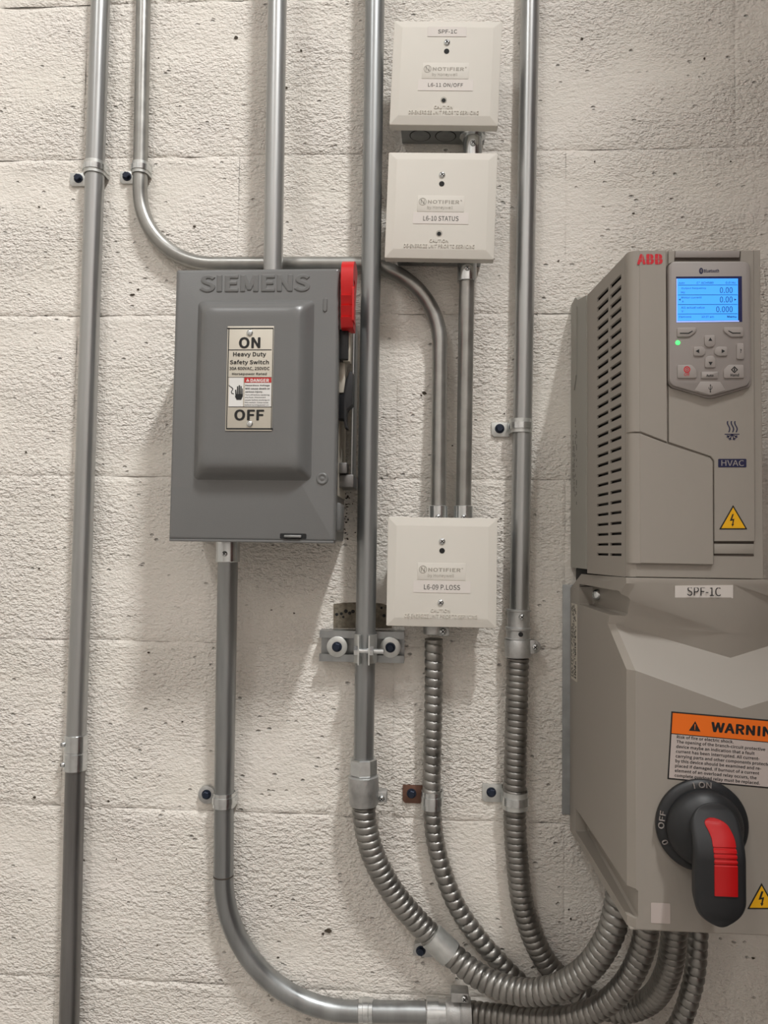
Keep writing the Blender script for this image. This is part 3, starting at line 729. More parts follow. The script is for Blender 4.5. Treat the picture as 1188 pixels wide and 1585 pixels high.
# ------------------------------------------------------------------ safety switch
SX0, SX1, SZ0, SZ1 = -0.2862, -0.1040, ZC + 0.0079, ZC + 0.3076
t = thing('safety_switch', 'grey metal safety switch box with a raised door and red side handle', 'safety switch', ((SX0 + SX1) / 2, 0, SZ0))
SW = t
obj('enclosure', MB().rbox(SX0 + 0.002, SX1 - 0.003, 0.001, 0.0945, SZ0 + 0.0015, SZ1 - 0.0015, 0.002), M['switch'], t)
PF = 0.110
def rr3(x0, x1, z0, z1, r, p, n=6): return [(x, -p, z) for x, z in rrect(x0, x1, z0, z1, r, n)]
door = obj('door', MB().loft([rr3(SX0 + 0.0004, SX1 - 0.0004, SZ0 + 0.0004, SZ1 - 0.0004, 0.0015, 0.092), rr3(SX0, SX1, SZ0, SZ1, 0.002, 0.0925), rr3(SX0, SX1, SZ0, SZ1, 0.002, 0.1075),
    rr3(SX0 + 0.0008, SX1 - 0.0008, SZ0 + 0.0008, SZ1 - 0.0008, 0.002, 0.1093), rr3(SX0 + 0.003, SX1 - 0.003, SZ0 + 0.003, SZ1 - 0.003, 0.002, PF)]), M['switch'], t, ang=50)
a, b = at(299, 743, PF), at(487, 464, PF)
x0, x1, z0, z1 = a.x, b.x, a.z, b.z
prof = [(0.0, -0.0004, 0.006), (0.0008, 0.0006, 0.006), (0.0022, 0.0022, 0.006), (0.0046, 0.0060, 0.007), (0.0078, 0.0108, 0.008), (0.0110, 0.0142, 0.009), (0.0145, 0.0160, 0.010), (0.0190, 0.0167, 0.011), (0.024, 0.0169, 0.011)]
obj('raised_panel', MB().loft([rr3(x0 + d, x1 - d, z0 + d, z1 - d, r, PF + h, 8) for d, h, r in prof]), M['switch'], door, ang=60)
ptext('SIEMENS', 309, 424.5, 480, 453, PF - 0.0006, M['switch'], door, bold=0.02, depth=0.0016, name='raised_lettering', bevel=0.02, label='raised grey maker lettering')
# small pressed marks on the door
c = at(503, 472, PF); obj('pressed_slot', MB().loft([rr3(c.x - 0.0026, c.x + 0.0026, c.z - 0.008, c.z + 0.008, 0.0025, PF - 0.0002), rr3(c.x - 0.0018, c.x + 0.0018, c.z - 0.0072, c.z + 0.0072, 0.0017, PF + 0.0012)]), M['switch'], door, ang=60)
c = at(498.5, 741, PF)
obj('pressed_ring', MB().lathe([(0.0068, -0.0002), (0.0058, 0.0012), (0.0044, 0.0012), (0.0034, 0.0003), (0.0022, 0.0004), (0.0012, 0.0010), (0.0001, 0.0011)], (c.x, -PF, c.z), (0, -1, 0), 28), M['switch'], door, ang=60)
a, b = at(433, 834, PF), at(474, 826, PF)
lt = obj('latch_slot', MB().prism(rrect(a.x, b.x, a.z, b.z, 0.0012, 3), PF - 0.0005, PF + 0.0003), M['hole'], door)
obj('latch', MB().rbox(a.x + 0.005, b.x - 0.005, PF, PF + 0.004, a.z + 0.0015, a.z + 0.0042, 0.0006), M['galv2'], lt)
obj('seam_lip', MB().rbox(SX0 + 0.001, SX1 - 0.001, 0.0935, 0.1115, SZ0 - 0.0016, SZ0 + 0.0010, 0.0006), M['switch'], door)
# rating plate
PP = PF + 0.0170
def c8(x, y): return 330 + x * 0.11983, 490 + y * 0.11983
def P8(x, y): q = c8(x, y); return at(q[0], q[1], PP)
def R8(mb, xa, ya, xb, yb, d, th=0.00015):
    a = P8(xa, yb); b = P8(xb, ya); return mb.box(a.x, b.x, PP + d, PP + d + th, a.z, b.z)
a, b = P8(155, 1475), P8(785, 125)
pl = obj('rating_plate', MB().rbox(a.x, b.x, PP - 0.0002, PP + 0.0008, a.z, b.z, 0.0002), M['plate'], t, label='silver rating plate with black lettering')
mb = MB()
for r in ((178, 147, 772, 165), (178, 1443, 772, 1460), (178, 147, 198, 1460), (752, 147, 772, 1460), (195, 427, 755, 439), (195, 784, 755, 790), (195, 1165, 755, 1173), (393, 787, 401, 1168)):
    R8(mb, *r, 0.0008)
obj('printed_frame', mb, M['print'], pl, smooth=False)
obj('danger_field', R8(R8(MB(), 199, 791, 392, 1164, 0.0008, 0.00006), 402, 858, 751, 1164, 0.0008, 0.00006), M['white'], pl, smooth=False)
obj('danger_banner', R8(MB(), 402, 790, 752, 856, 0.0009), M['dangerred'], pl, smooth=False)
def T8(s, xa, ya, xb, yb, bold=0.0, m='print', d=0.00105):
    a = P8(xa, yb); b = P8(xb, ya); text(s, a.x, b.x, a.z, b.z, PP + d, M[m], pl, bold=bold, depth=0.0001)
T8('ON', 332, 268, 612, 414, 0.03); T8('OFF', 272, 1203, 660, 1345, 0.03)
T8('Heavy Duty', 258, 462, 684, 532, 0.02); T8('Safety Switch', 216, 562, 720, 632, 0.02)
T8('30A 600VAC, 250VDC', 210, 653, 728, 702, 0.015); T8('Horsepower Rated', 244, 726, 692, 766, 0.015)
T8('DANGER', 482, 806, 722, 850, 0.03, 'white')
for s, xa, xb, y0, y1, bo in (('Hazardous Voltage', 414, 730, 880, 906, 0.02), ('Will cause death or', 414, 734, 920, 944, 0.02), ('serious injury.', 414, 642, 962, 990, 0.02),
        ('Turn off before replacing', 414, 726, 1004, 1026, 0), ('any fuse. Disconnect', 412, 680, 1036, 1058, 0), ('power before working on', 412, 728, 1070, 1092, 0), ('this switch. Close cover', 410, 716, 1102, 1120, 0), ('before turning power on.', 410, 724, 1134, 1156, 0)):
    T8(s, xa, y0, xb, y1, bo)
def poly8(mb, pts, d=0.0010): 
    q = [P8(*v) for v in pts]; return mb.prism([(v.x, v.z) for v in q], PP + d, PP + d + 0.0001)
obj('danger_triangle', poly8(MB(), [(425, 842), (447, 802), (470, 842)], 0.0011), M['white'], pl, smooth=False)
obj('danger_mark', poly8(MB(), [(445, 815), (450, 815), (449, 836), (446, 836)], 0.00125), M['dangerred'], pl, smooth=False)
mb = MB()   # shocked hand and lightning wire
for pts in ([(288, 1005), (384, 1005), (384, 1030), (362, 1078), (304, 1078), (284, 1040)], [(288, 1008), (284, 950), (300, 945), (306, 1008)], [(309, 1008), (309, 905), (325, 902), (327, 1008)], [(331, 1008), (331, 890), (347, 890), (349, 1008)], [(352, 1008), (354, 900), (368, 902), (368, 1008)], [(372, 1008), (374, 930), (384, 932), (384, 1008)],
            [(200, 880), (206, 890), (248, 918), (262, 936), (240, 975), (248, 990), (270, 996), (268, 1004), (240, 1000), (230, 976), (250, 938), (240, 925), (200, 895)]):
    poly8(mb, pts)
obj('hand_symbol', mb, M['print'], pl, smooth=False)
for y in (212, 1388):
    q = P8(474, y); screw('rivet', (q.x, -(PP + 0.0008), q.z), 0.0034, M['zinc'], pl, cross=False, h=0.0018)

# handle mechanism on the right side
hx0, hx1 = ax(528.5, 450, 0.108), ax(547.5, 450, 0.108)
def sidepoly(mb, pts, xa, xb): return mb.extr(pts, lambda p, z: (xa, -p, z), lambda p, z: (xb, -p, z))
zt, zb = az(540, 402, 0.10), az(540, 508, 0.108)
hz = lambda y: az(540, y, 0.108)
outer = rpoly([(0.070, zt - 0.004), (0.098, zt), (0.116, zt - 0.010), (0.118, hz(440)), (0.1135, hz(459)), (0.1170, hz(461)), (0.1120, hz(474)), (0.1158, hz(476)), (0.1105, hz(491)), (0.1145, hz(493)), (0.109, zb), (0.086, zb), (0.088, hz(460)), (0.078, hz(425))], [0.008, 0.014, 0.012, 0, 0, 0, 0, 0, 0, 0, 0.002, 0.002, 0.008, 0.008], 4)
hd = obj('handle', sidepoly(MB(), outer, hx0, hx1), M['red'], t, ang=25, label='red plastic throw handle')
sl = [(p, z) for p, z in rpoly([(0.096, hz(432)), (0.108, hz(432)), (0.107, hz(480)), (0.098, hz(480))], 0.003)]
cut(hd, [sidepoly(MB(), sl, hx1 - 0.006, hx1 + 0.01)])
obj('grip_rim', sidepoly(MB(), rpoly([(0.098, hz(448)), (0.1185, hz(448)), (0.1165, hz(500)), (0.100, hz(500))], 0.002), hx1 - 0.0008, hx1 + 0.0012), M['red'], hd)
# side bracket: a channel standing on the side wall
bx0, bx1 = SX1 - 0.003, ax(553, 640, 0.045)
br = obj('side_bracket', MB().box(bx0, bx0 + 0.0015, 0.006, 0.080, az(545, 770, 0.05), az(545, 505, 0.05)), M['plate'], t, smooth=False)
obj('guard_strip', MB().rbox(ax(545, 640, 0.055), ax(547.5, 640, 0.055), 0.020, 0.064, az(545, 752, 0.055), az(545, 500, 0.055), 0.0006), M['galv'], br)
obj('lower_lip', MB().rbox(bx0, ax(548, 740, 0.06), 0.020, 0.066, az(545, 755, 0.06), az(545, 735, 0.06), 0.0015), M['galvdark'], br)
obj('stop_pin', MB().rbox(bx0, ax(537, 725, 0.07), 0.050, 0.072, az(530, 733, 0.07), az(530, 716, 0.07), 0.0015), M['galvdark'], br)
arm = obj('lever_arm', MB().rbox(ax(531, 530, 0.09), ax(542, 530, 0.09), 0.078, 0.092, az(535, 560, 0.09), az(535, 505, 0.09), 0.0008), M['plate'], t)
obj('plunger', MB().rbox(ax(523.5, 530, 0.095), ax(539, 530, 0.095), 0.080, 0.098, az(532, 557, 0.095), az(532, 511, 0.095), 0.0008), M['black'], t, label='black plastic plunger')
mb = MB(); q = [(ax(x, y, 0.088), az(x, y, 0.088)) for x, y in ((541, 573), (545, 575), (545, 625), (536, 633), (535, 650), (537, 662), (533, 662), (531, 648), (520, 648), (520, 612), (531, 608), (534, 588))]
mb.prism(q, 0.070, 0.086, 0.0008); obj('latch_arm', mb, M['black'], t, label='black latch arm')
obj('interlock_plate', MB().rbox(ax(522, 580, 0.09), ax(533, 580, 0.09), 0.070, 0.084, az(528, 606, 0.09), az(528, 557, 0.09), 0.0006), M['plate'], t)
c = at(538, 637, 0.07); obj('pivot_pin', MB().lathe([(0.004, 0), (0.004, 0.004), (0.003, 0.005)], (c.x - 0.004, -0.07, c.z), (0.5, -0.8, 0), 16), M['black'], t)
for y, y1 in ((778, 822),):
    obj('hinge_tab', MB().rbox(SX1 - 0.004, SX1 + 0.0045, 0.060, 0.095, az(522, y1, 0.09), az(522, y, 0.09), 0.003), M['switch'], t)

# ------------------------------------------------------------------ variable speed drive
def proj(v):
    d = Vector(v) - Vector((0, -DIST, ZC)); k = d.dot(CF)
    return 594 + FPX * d.dot(CR) / k, 792.5 - FPX * d.dot(CU) / k
PFV = 0.2180
top = at(970, 387, PFV).z; bot = at(970, 893, PFV).z
XL, XR = at(969, 640, 0.211).x, at(1175, 640, 0.211).x
t = thing('motor_drive', 'light grey wall drive with lit blue screen and black-red rotary handle below', 'motor drive', ((XL + XR) / 2, 0, az(975, 1437, 0.238)))
VF = t
XS = 0.1668
hs = obj('heatsink_housing', MB().extr([(0.002, bot + 0.004), (0.002, ZC + 0.300), (0.030, ZC + 0.300), (0.045, ZC + 0.292), (0.094, ZC + 0.281), (0.094, bot + 0.004)], lambda p, z: (XS - 0.0012, -p, z), lambda p, z: (XR + 0.006, -p, z)), M['heatsink'], t, ang=20)
# a raised rib near the top of the housing side
obj('housing_rib', MB().extr([(0.030, ZC + 0.288), (0.042, ZC + 0.285), (0.040, ZC + 0.205), (0.028, ZC + 0.190), (0.024, ZC + 0.192), (0.030, ZC + 0.208)], lambda p, z: (XS - 0.0026, -p, z), lambda p, z: (XS, -p, z)), M['heatsink'], hs, smooth=False)
chassis = obj('inner_chassis', MB().extr([(XS + 0.0045, 0.096), (XL + 0.0035, 0.2055), (XR - 0.004, 0.2055), (XR - 0.004, 0.096)], lambda x, p: (x, -p, bot + 0.003), lambda x, p: (x, -p, top - 0.003)), M['hole'], t, smooth=False)
# left side with two columns of vent slots
pB, pF = 0.094, 0.2065
def side(u, z, ins=0.0): return (XS + (XL - XS) * u + ins, -(pB + (pF - pB) * u), z)
us = np.linspace(0, 1, 400); pxs = [proj(side(q, ZC + 0.01))[0] for q in us]
U = [0.0] + [float(np.interp(v, pxs, us)) for v in (923.5, 941, 944, 961.3)] + [1.0]
zr = [az(961, y, pB + (pF - pB) * U[4]) for y in np.linspace(427.5, 858.5, 27)]
zs = [bot - 0.0004]; slotrow = []
for i, z in enumerate(sorted(zr)):
    h = 0.0026 + 0.0022 * i / 26
    zs += [z - h / 2, z + h / 2]; slotrow += [False, True]
zs.append(top - 0.0006); slotrow.append(False)
mb = MB()
for i in range(5):
    for j in range(len(zs) - 1):
        u0, u1, za, zb_ = U[i], U[i + 1], zs[j], zs[j + 1]
        if slotrow[j] and i in (1, 3):
            f = [side(u0, za), side(u1, za), side(u1, zb_), side(u0, zb_)]
            g = [side(u0, za - 0.0006, 0.0016), side(u1, za - 0.0006, 0.0016), side(u1, zb_ - 0.0006, 0.0016), side(u0, zb_ - 0.0006, 0.0016)]
            mb.add(f + g, [(k, (k + 1) % 4, 4 + (k + 1) % 4, 4 + k) for k in range(4)])
        else: mb.add([side(u0, za), side(u1, za), side(u1, zb_), side(u0, zb_)], [(0, 1, 2, 3)])
tp0, tp1 = side(0, top - 0.0006), side(1, top - 0.0006)
mb.add([tp0, tp1, (XR, tp1[1], top - 0.0006), (XR, tp0[1], top - 0.0006)], [(0, 1, 2, 3)])
mb.add([side(0, zs[0]), side(0, top - 0.0006), (XS + 0.02, -pB, top - 0.0006), (XS + 0.02, -pB, zs[0])], [(0, 1, 2, 3)])
vp = obj('vent_panel', mb, M['vfd'], t, smooth=False)
mb = MB().box(XR - 0.003, XR, 0.094, 0.2065, bot + 0.001, top - 0.0006)
obj('side_panel', mb, M['vfd'], t, smooth=False)

def lprism(poly, p0, p1, m, name, parent, ch=0.0005, left=True, soft=0.010):
    """a cover whose left edge rolls back to the side wall"""
    xm = min(q[0] for q in poly)
    def mv(d): return [(x + d if (left and x < xm + 0.003) else x, z) for x, z in poly]
    L = [[(x, -p0, z) for x, z in poly]]
    if left:
        for k in range(5):
            a = PI / 2 * k / 4; d = soft * (1 - math.cos(a)); p = p1 - ch - 0.009 * (1 - math.sin(a))
            L.append([(x, -p, z) for x, z in mv(d)])
    else: L.append([(x, -(p1 - ch), z) for x, z in poly])
    L.append([(x, -p1, z) for x, z in inset(mv(soft if left else 0), ch)])
    return obj(name, MB().loft(L), m, parent, ang=32)
fr = lprism([(XL, bot), (XR + 0.0004, bot), (XR + 0.0004, top), (XL, top)], 0.2065, 0.2150, M['vfd'], 'front_frame', t, soft=0.007)
pc = PFV
uc = lprism(PX([(1030.5, 387.5), (1032.5, 684.5)], pc) + [(XL + 0.0001, az(985, 667.5, pc)), (XL + 0.0001, top - 0.0004)], 0.2080, pc, M['vfd'], 'upper_left_cover', t)
q = PX([(1033, 687.5), (1098.5, 709), (1102.5, 715), (1103.5, 874), (992, 872.5)], pc)
lc = lprism([(XL + 0.0001, az(985, 670.5, pc))] + q[:4] + [(XL + 0.0001, q[3][1] + 0.0003)], 0.2080, pc + 0.0004, M['vfd'], 'lower_left_cover', t)
rp = lprism(PX([(1034, 388), (1166, 387), (1168, 838), (1105, 838), (1104.5, 713), (1099.5, 706.5), (1034.5, 684.5)], 0.2172), 0.2080, 0.2172, M['vfd'], 'right_cover', t, left=False)
for ya, yb in ((838, 841), (858, 860)):
    a = at(1104, yb, 0.2151); b = at(1166, ya, 0.2151); obj('vent_groove', MB().box(a.x, b.x, 0.2149, 0.2153, a.z, b.z), M['seam'], fr, smooth=False)
obj('bottom_ledge', MB().prism(PX([(1104.5, 842), (1166, 842), (1166, 857), (1104.5, 857)], 0.216), 0.2145, 0.2162, 0.0004), M['vfd'], fr)
# red maker logo, split by fine lines
L = MB(); ptext('ABB', 985.5, 393, 1025, 409.5, pc + 0.0001, None, None, mb=L, bold=0.055)
lo = obj('logo', L, M['abbred'], uc, smooth=False, label='red three letter maker logo')
a = at(985, 401.6, pc); b = at(1025.5, 400.8, pc)
mb = MB().box(a.x, b.x, pc + 0.0003, pc + 0.0004, a.z, b.z)
for x in (993, 1004.8, 1018.2): q = at(x, 401, pc); mb.box(q.x, q.x + 0.0004, pc + 0.0003, pc + 0.0004, at(x, 409.5, pc).z, at(x, 393, pc).z)
obj('logo_split', mb, M['vfd'], lo, smooth=False)

# keypad
KP = 0.2225
obj('finger_notch', MB().prism(PX([(1044, 389), (1146, 389), (1145, 404), (1043, 404)], 0.2174), 0.2170, 0.21745), M['seam'], rp, smooth=False)
obj('notch_bar', MB().prism(PX([(1045, 388), (1145, 388), (1144, 398.5), (1044.5, 398.5)], 0.219), 0.2165, 0.2190, 0.0008), M['vfdpanel'], rp)
kpoly = lambda g: rpoly([(x, z) for x, z in PX([(1034.5 - g, 404.5 - g), (1161 + g, 404.5 - g), (1161.5 + g, 588 + g), (1156 + g, 597 + g), (1098.5, 613.5 + 1.2 * g), (1041 - g, 597 + g), (1035.5 - g, 590 + g)], KP)], [0.007, 0.007, 0.003, 0.002, 0.006, 0.002, 0.003], 5)
obj('keypad_seam', MB().prism(kpoly(1.6), 0.2165, 0.2177), M['seam'], rp, smooth=False)
obj('keypad_cradle', MB().prism(rpoly(PX([(1035, 585), (1161, 583), (1163, 592), (1158, 600), (1098.5, 618), (1039, 600), (1034, 594)], 0.2185), [0, 0, 0.003, 0.002, 0.005, 0.002, 0.003]), 0.2170, 0.2195, 0.0006), M['vfdpanel'], rp)
kp = obj('keypad', MB().prism(kpoly(0), 0.2172, KP, 0.0012), M['vfdpanel'], t, ang=35, label='keypad with lit screen and arrow keys')
def c2(x, y): return 1020 + x * 0.14508, 390 + y * 0.14511
def P2(pts, p): return PX([c2(*q) for q in pts], p)
def T2(s, xa, ya, xb, yb, p, m, parent, **k):
    a = c2(xa, ya); b = c2(xb, yb); return ptext(s, a[0], a[1], b[0], b[1], p, m, parent, **k)
T2('Bluetooth', 474, 182, 636, 220, KP, M['navy'], kp, bold=0.025)
mb = MB(); q = c2(445, 202); c = at(q[0], q[1], KP)
mb.loft([[(c.x + 0.0019 * math.cos(2 * PI * k / 20), -(KP + h), c.z + 0.0029 * math.sin(2 * PI * k / 20)) for k in range(20)] for h in (0, 0.00015)])
bt = obj('round_mark', mb, M['navy'], kp, smooth=False)
mb = MB()
for pts in ([(443, 184), (447, 184), (447, 220), (443, 220)], [(445, 184), (454, 193), (438, 210), (435, 207), (449, 193), (445, 189)], [(445, 220), (454, 211), (438, 194), (435, 197), (449, 211), (445, 215)]):
    mb.prism(P2(pts, KP), KP + 0.00015, KP + 0.0002)
obj('rune', mb, M['vfdpanel'], bt, smooth=False)
SP = KP + 0.0002
obj('screen_bezel', MB().prism(P2([(178, 262), (880, 258), (884, 745), (180, 752)], SP), KP - 0.0002, KP + 0.0001), M['lcdedge'], kp, smooth=False)
obj('screen_rim', MB().prism(P2([(182, 285), (190, 285), (190, 738), (850, 731), (850, 744), (182, 752)], SP), KP, KP + 0.0003), M['lcdrim'], kp, smooth=False)
sc = obj('screen', MB().prism(P2([(190, 285), (838, 283), (840, 728), (190, 735)], SP), KP, KP + 0.0002), M['lcd'], kp, smooth=False, label='lit blue screen with three readings')
TP = KP + 0.00025
mb = MB()
for y in (353, 458, 561, 662): mb.prism(P2([(200, y - 2.5), (832, y - 4.5), (832, y + 0.5), (200, y + 2.5)], TP), TP, TP + 0.00008)
obj('screen_rule', mb, M['lcdtext'], sc, smooth=False)
for s, xa, ya, xb, yb, bo in (('0.00', 645, 376, 780, 438, 0.0), ('0.00', 645, 476, 780, 538, 0.0), ('0.000', 606, 580, 780, 642, 0.0), ('Output frequency', 235, 375, 498, 400, 0), ('Hz', 232, 420, 272, 442, 0), ('Motor current', 235, 475, 450, 496, 0), ('A', 240, 518, 258, 538, 0),
        ('AI1 actual value', 232, 580, 482, 604, 0), ('V', 236, 622, 256, 642, 0), ('Auto', 206, 320, 268, 340, 0), ('C* ACH580', 398, 316, 576, 340, 0), ('0.0 Hz', 706, 316, 812, 338, 0), ('Options', 208, 680, 340, 706, 0), ('10:37 am', 450, 680, 580, 702, 0), ('Menu', 722, 678, 822, 702, 0.02)):
    T2(s, xa, ya, xb, yb, TP, M['lcdtext'], sc, bold=bo, depth=0.0001)
mb = MB()
for pts in ([(205, 508), (225, 496), (225, 520)], [(822, 508), (800, 496), (800, 520)]): mb.prism(P2(pts, TP), TP, TP + 0.00008)
obj('screen_arrow', mb, M['lcdtext'], sc, smooth=False)
q = c2(196, 968); c = at(q[0], q[1], KP)
obj('status_lamp', MB().lathe([(0.0022, 0), (0.0020, 0.0004), (0.0005, 0.0007)], (c.x, -KP, c.z), (0, -1, 0), 18), M['led'], kp, label='green status lamp')
def key(pts, r=0.0015): return obj('key', MB().prism(rpoly(P2(pts, KP), r, 3), KP - 0.0003, KP + 0.0013, 0.0006), M['vfdkey'], kp)
KT = KP + 0.00135
def mark(k, polys, m, name='key_symbol'):
    mb = MB()
    for pts in polys: mb.prism(P2(pts, KT), KT, KT + 0.0001)
    return obj(name, mb, M[m], k, smooth=False)
k = key([(184, 812), (392, 806), (392, 850), (320, 908), (186, 912)]); mark(k, [[(218, 862), (310, 862), (350, 840), (358, 846), (315, 873), (218, 873)]], 'print')
k = key([(680, 806), (890, 806), (892, 908), (756, 910), (682, 852)]); mark(k, [[(732, 844), (740, 838), (782, 860), (866, 860), (866, 871), (778, 871)]], 'print')
k = key([(476, 892), (590, 888), (592, 980), (570, 1016), (500, 1018), (478, 985)]); mark(k, [[(522, 948), (564, 948), (543, 912)]], 'print')
k = key([(360, 1016), (455, 1010), (488, 1038), (486, 1090), (455, 1114), (362, 1112)]); mark(k, [[(424, 1036), (424, 1080), (386, 1058)]], 'print')
k = key([(620, 1012), (722, 1012), (722, 1112), (622, 1114), (582, 1088), (584, 1040)]); mark(k, [[(664, 1036), (664, 1080), (700, 1058)]], 'print')
k = key([(508, 1112), (570, 1110), (594, 1142), (594, 1236), (482, 1238), (482, 1145)]); mark(k, [[(524, 1172), (568, 1172), (546, 1210)]], 'print')
k = key([(820, 978), (898, 976), (900, 1148), (820, 1148)]); T2('?', 860, 1036, 876, 1076, KT, M['print'], k, bold=0.02)
k = key([(188, 1208), (340, 1206), (392, 1256), (396, 1348), (190, 1350)])
T2('Off', 264, 1288, 322, 1322, KT, M['abbred'], k)
def ringmark(k, cx, cy, r0, r1, m, sides=20, rot=0.0):
    mb = MB(); P = []
    for i in range(sides):
        a = rot + 2 * PI * i / sides; P.append((math.cos(a), math.sin(a)))
    for i in range(sides):
        a, b = P[i], P[(i + 1) % sides]
        mb.prism(P2([(cx + a[0] * r0, cy + a[1] * r0), (cx + a[0] * r1, cy + a[1] * r1), (cx + b[0] * r1, cy + b[1] * r1), (cx + b[0] * r0, cy + b[1] * r0)], KT), KT, KT + 0.0001)
    obj('key_ring', mb, M[m], k, smooth=False)
ringmark(k, 294, 1254, 24, 35, 'abbred'); ringmark(k, 294, 1254, 8, 16, 'abbred')
k = key([(680, 1258), (735, 1206), (896, 1206), (900, 1348), (684, 1350)])
T2('Hand', 758, 1296, 848, 1328, KT, M['print'], k, bold=0.02)
ringmark(k, 800, 1256, 24, 38, 'print', 4); mark(k, [[(794, 1240), (806, 1240), (806, 1272), (794, 1272)]], 'print')
k = key([(444, 1280), (622, 1280), (622, 1352), (442, 1352)], 0.0006); T2('Auto', 500, 1304, 576, 1332, KT, M['print'], k, bold=0.02)
ub = obj('usb_cover', MB().prism(P2([(436, 1384), (646, 1384), (706, 1474), (545, 1528), (376, 1478)], KP), KP - 0.0002, KP + 0.0004, 0.0003), M['vfdkey'], kp)
mb = MB()
KU = KP + 0.0004
for pts in ([(541, 1420), (547, 1420), (547, 1496), (541, 1496)], [(536, 1424), (544, 1410), (552, 1424)], [(526, 1440), (530, 1440), (530, 1456), (545, 1470), (545, 1476), (526, 1459)], [(558, 1432), (563, 1432), (563, 1456), (545, 1474), (545, 1467), (558, 1453)], [(538, 1486), (550, 1486), (550, 1498), (538, 1498)]):
    mb.prism(P2(pts, KU), KU, KU + 0.0001)
obj('usb_symbol', mb, M['print'], ub, smooth=False)

# icons on the right cover
RPF = 0.2173
def c6(x, y): return 1030 + x * 0.15149, 620 + y * 0.15142
def P6(pts, p=RPF): return PX([c6(*q) for q in pts], p)
mb = MB()
for cx in (633, 672, 708):
    a = [(cx + 4 - 10 * math.sin(2 * PI * (i / 14) * 0.95 + 0.6) + 8 * i / 14, 210 + 115 * i / 14) for i in range(15)]
    for i in range(14): mb.prism(P6([(a[i][0] - 6, a[i][1]), (a[i][0] + 6, a[i][1]), (a[i + 1][0] + 6, a[i + 1][1]), (a[i + 1][0] - 6, a[i + 1][1])]), RPF, RPF + 0.0001)
mb.prism(P6([(600, 340), (750, 340), (750, 349), (600, 349)]), RPF, RPF + 0.0001)
for ang in (25, 65, 115, 155):
    ca, sa = math.cos(math.radians(ang)), math.sin(math.radians(ang))
    ln = 62
    mb.prism(P6([(676 - 4 * sa, 349 + 4 * ca), (676 + 4 * sa, 349 - 4 * ca), (676 + ca * ln + 4 * sa, 349 + sa * ln - 4 * ca), (676 + ca * ln - 4 * sa, 349 + sa * ln + 4 * ca)]), RPF, RPF + 0.0001)
    for d2 in (-40, 40):
        cb, sb = math.cos(math.radians(ang + d2)), math.sin(math.radians(ang + d2)); bx, by = 676 + ca * 36, 349 + sa * 36
        mb.prism(P6([(bx - 4 * sb, by + 4 * cb), (bx + 4 * sb, by - 4 * cb), (bx + cb * 22 + 4 * sb, by + sb * 22 - 4 * cb), (bx + cb * 22 - 4 * sb, by + sb * 22 + 4 * cb)]), RPF, RPF + 0.0001)
obj('heat_frost_icon', mb, M['navy'], rp, smooth=False)
hv = obj('name_badge', MB().prism(rpoly(P6([(534, 596), (822, 596), (822, 682), (534, 682)]), 0.0009, 3), RPF - 0.0001, RPF + 0.0002), M['navy'], rp, smooth=False)
a = P6([(566, 668)])[0]; b = P6([(796, 610)])[0]; text('HVAC', a[0], b[0], a[1], b[1], RPF + 0.00022, M['vfdkey'], hv, bold=0.0)
def shock_sign(tri, bolt, p, parent):
    cx = sum(q[0] for q in tri) / 3; cz = sum(q[1] for q in tri) / 3
    o = obj('shock_sign', MB().prism(rpoly(tri, 0.0006, 2), p - 0.0001, p + 0.0002), M['print'], parent, smooth=False, label='yellow and black electric shock triangle')
    obj('yellow_field', MB().prism(inset(tri, 0.0011), p + 0.0002, p + 0.00026), M['yellow'], o, smooth=False)
    obj('bolt_symbol', MB().prism(bolt, p + 0.00026, p + 0.00032), M['print'], o, smooth=False)
BOLT = [(678, 1160), (692, 1160), (676, 1212), (698, 1208), (688, 1262), (696, 1262), (678, 1290), (668, 1262), (676, 1262), (682, 1226), (652, 1232)]
shock_sign(P6([(544, 1317), (832, 1317), (686, 1068)]), P6(BOLT), RPF, rp)

# lower enclosure: waisted front with a V-shaped ledge
PL = 0.2380
Xc = at(1147, 1097, PL).x
zt0 = bot - 0.0006; zbt = az(985, 1438, PL)
rows_L = [(968, 893.6, 0.2120), (969, 903, 0.2130), (944, 944, 0.186), (940, 966, 0.181), (969, 1036, 0.2310), (971, 1400, 0.2310)]
rows_I = [(984, 893.6, 0.2170), (984, 903, 0.2175), (957, 946, 0.1930), (952, 966, 0.1880), (983, 1038, PL), (987, 1400, PL)]
rows_C = [(1147, 893.6, 0.2170), (1146, 903, 0.2175), (1123, 980, 0.2165), (1115, 1018, 0.2140), (1147, 1097, PL), (1150, 1400, PL)]
chL = [at(*q) for q in rows_L]; chI = [at(*q) for q in rows_I]; chC = [at(*q) for q in rows_C]
for ch in (chL, chI, chC): ch[0].z = zt0; ch[5].z = zbt
chL[5].z += 0.0; 
for v in chC: v.x = Xc
chL[5].x = chL[4].x; chI[5].x = chI[4].x
def xs(p): return 0.165 + 0.009 * min(1.0, p / 0.16)
rz = [zt0, chL[1].z, chL[2].z, chL[3].z, chL[4].z, zbt]
S1 = [Vector((xs(0.003), -0.003, az(885, 911, 0.01) if k == 0 else min(z, az(885, 911, 0.01) - 0.001 * k))) for k, z in enumerate(rz)]
S2 = [Vector((xs(0.055), -0.055, min(z, az(908, 888.5, 0.055)) if k == 0 else z)) for k, z in enumerate(rz)]
mir = lambda ch: [Vector((2 * Xc - v.x, v.y, v.z)) for v in ch]
mL, mI, mS = mir(chL), mir(chI), mir(S2)
for ch in (mL, mI, mS):
    ch[0].x = XR + 0.002; ch[1].x = XR + 0.014
mB = [Vector((v.x, -0.003, v.z)) for v in mS]
chains = [S1, S2, chL, chI, chC, mI, mL, mS, mB]
mb = MB(); nC = len(chains)
vs = [v for ch in chains for v in ch]
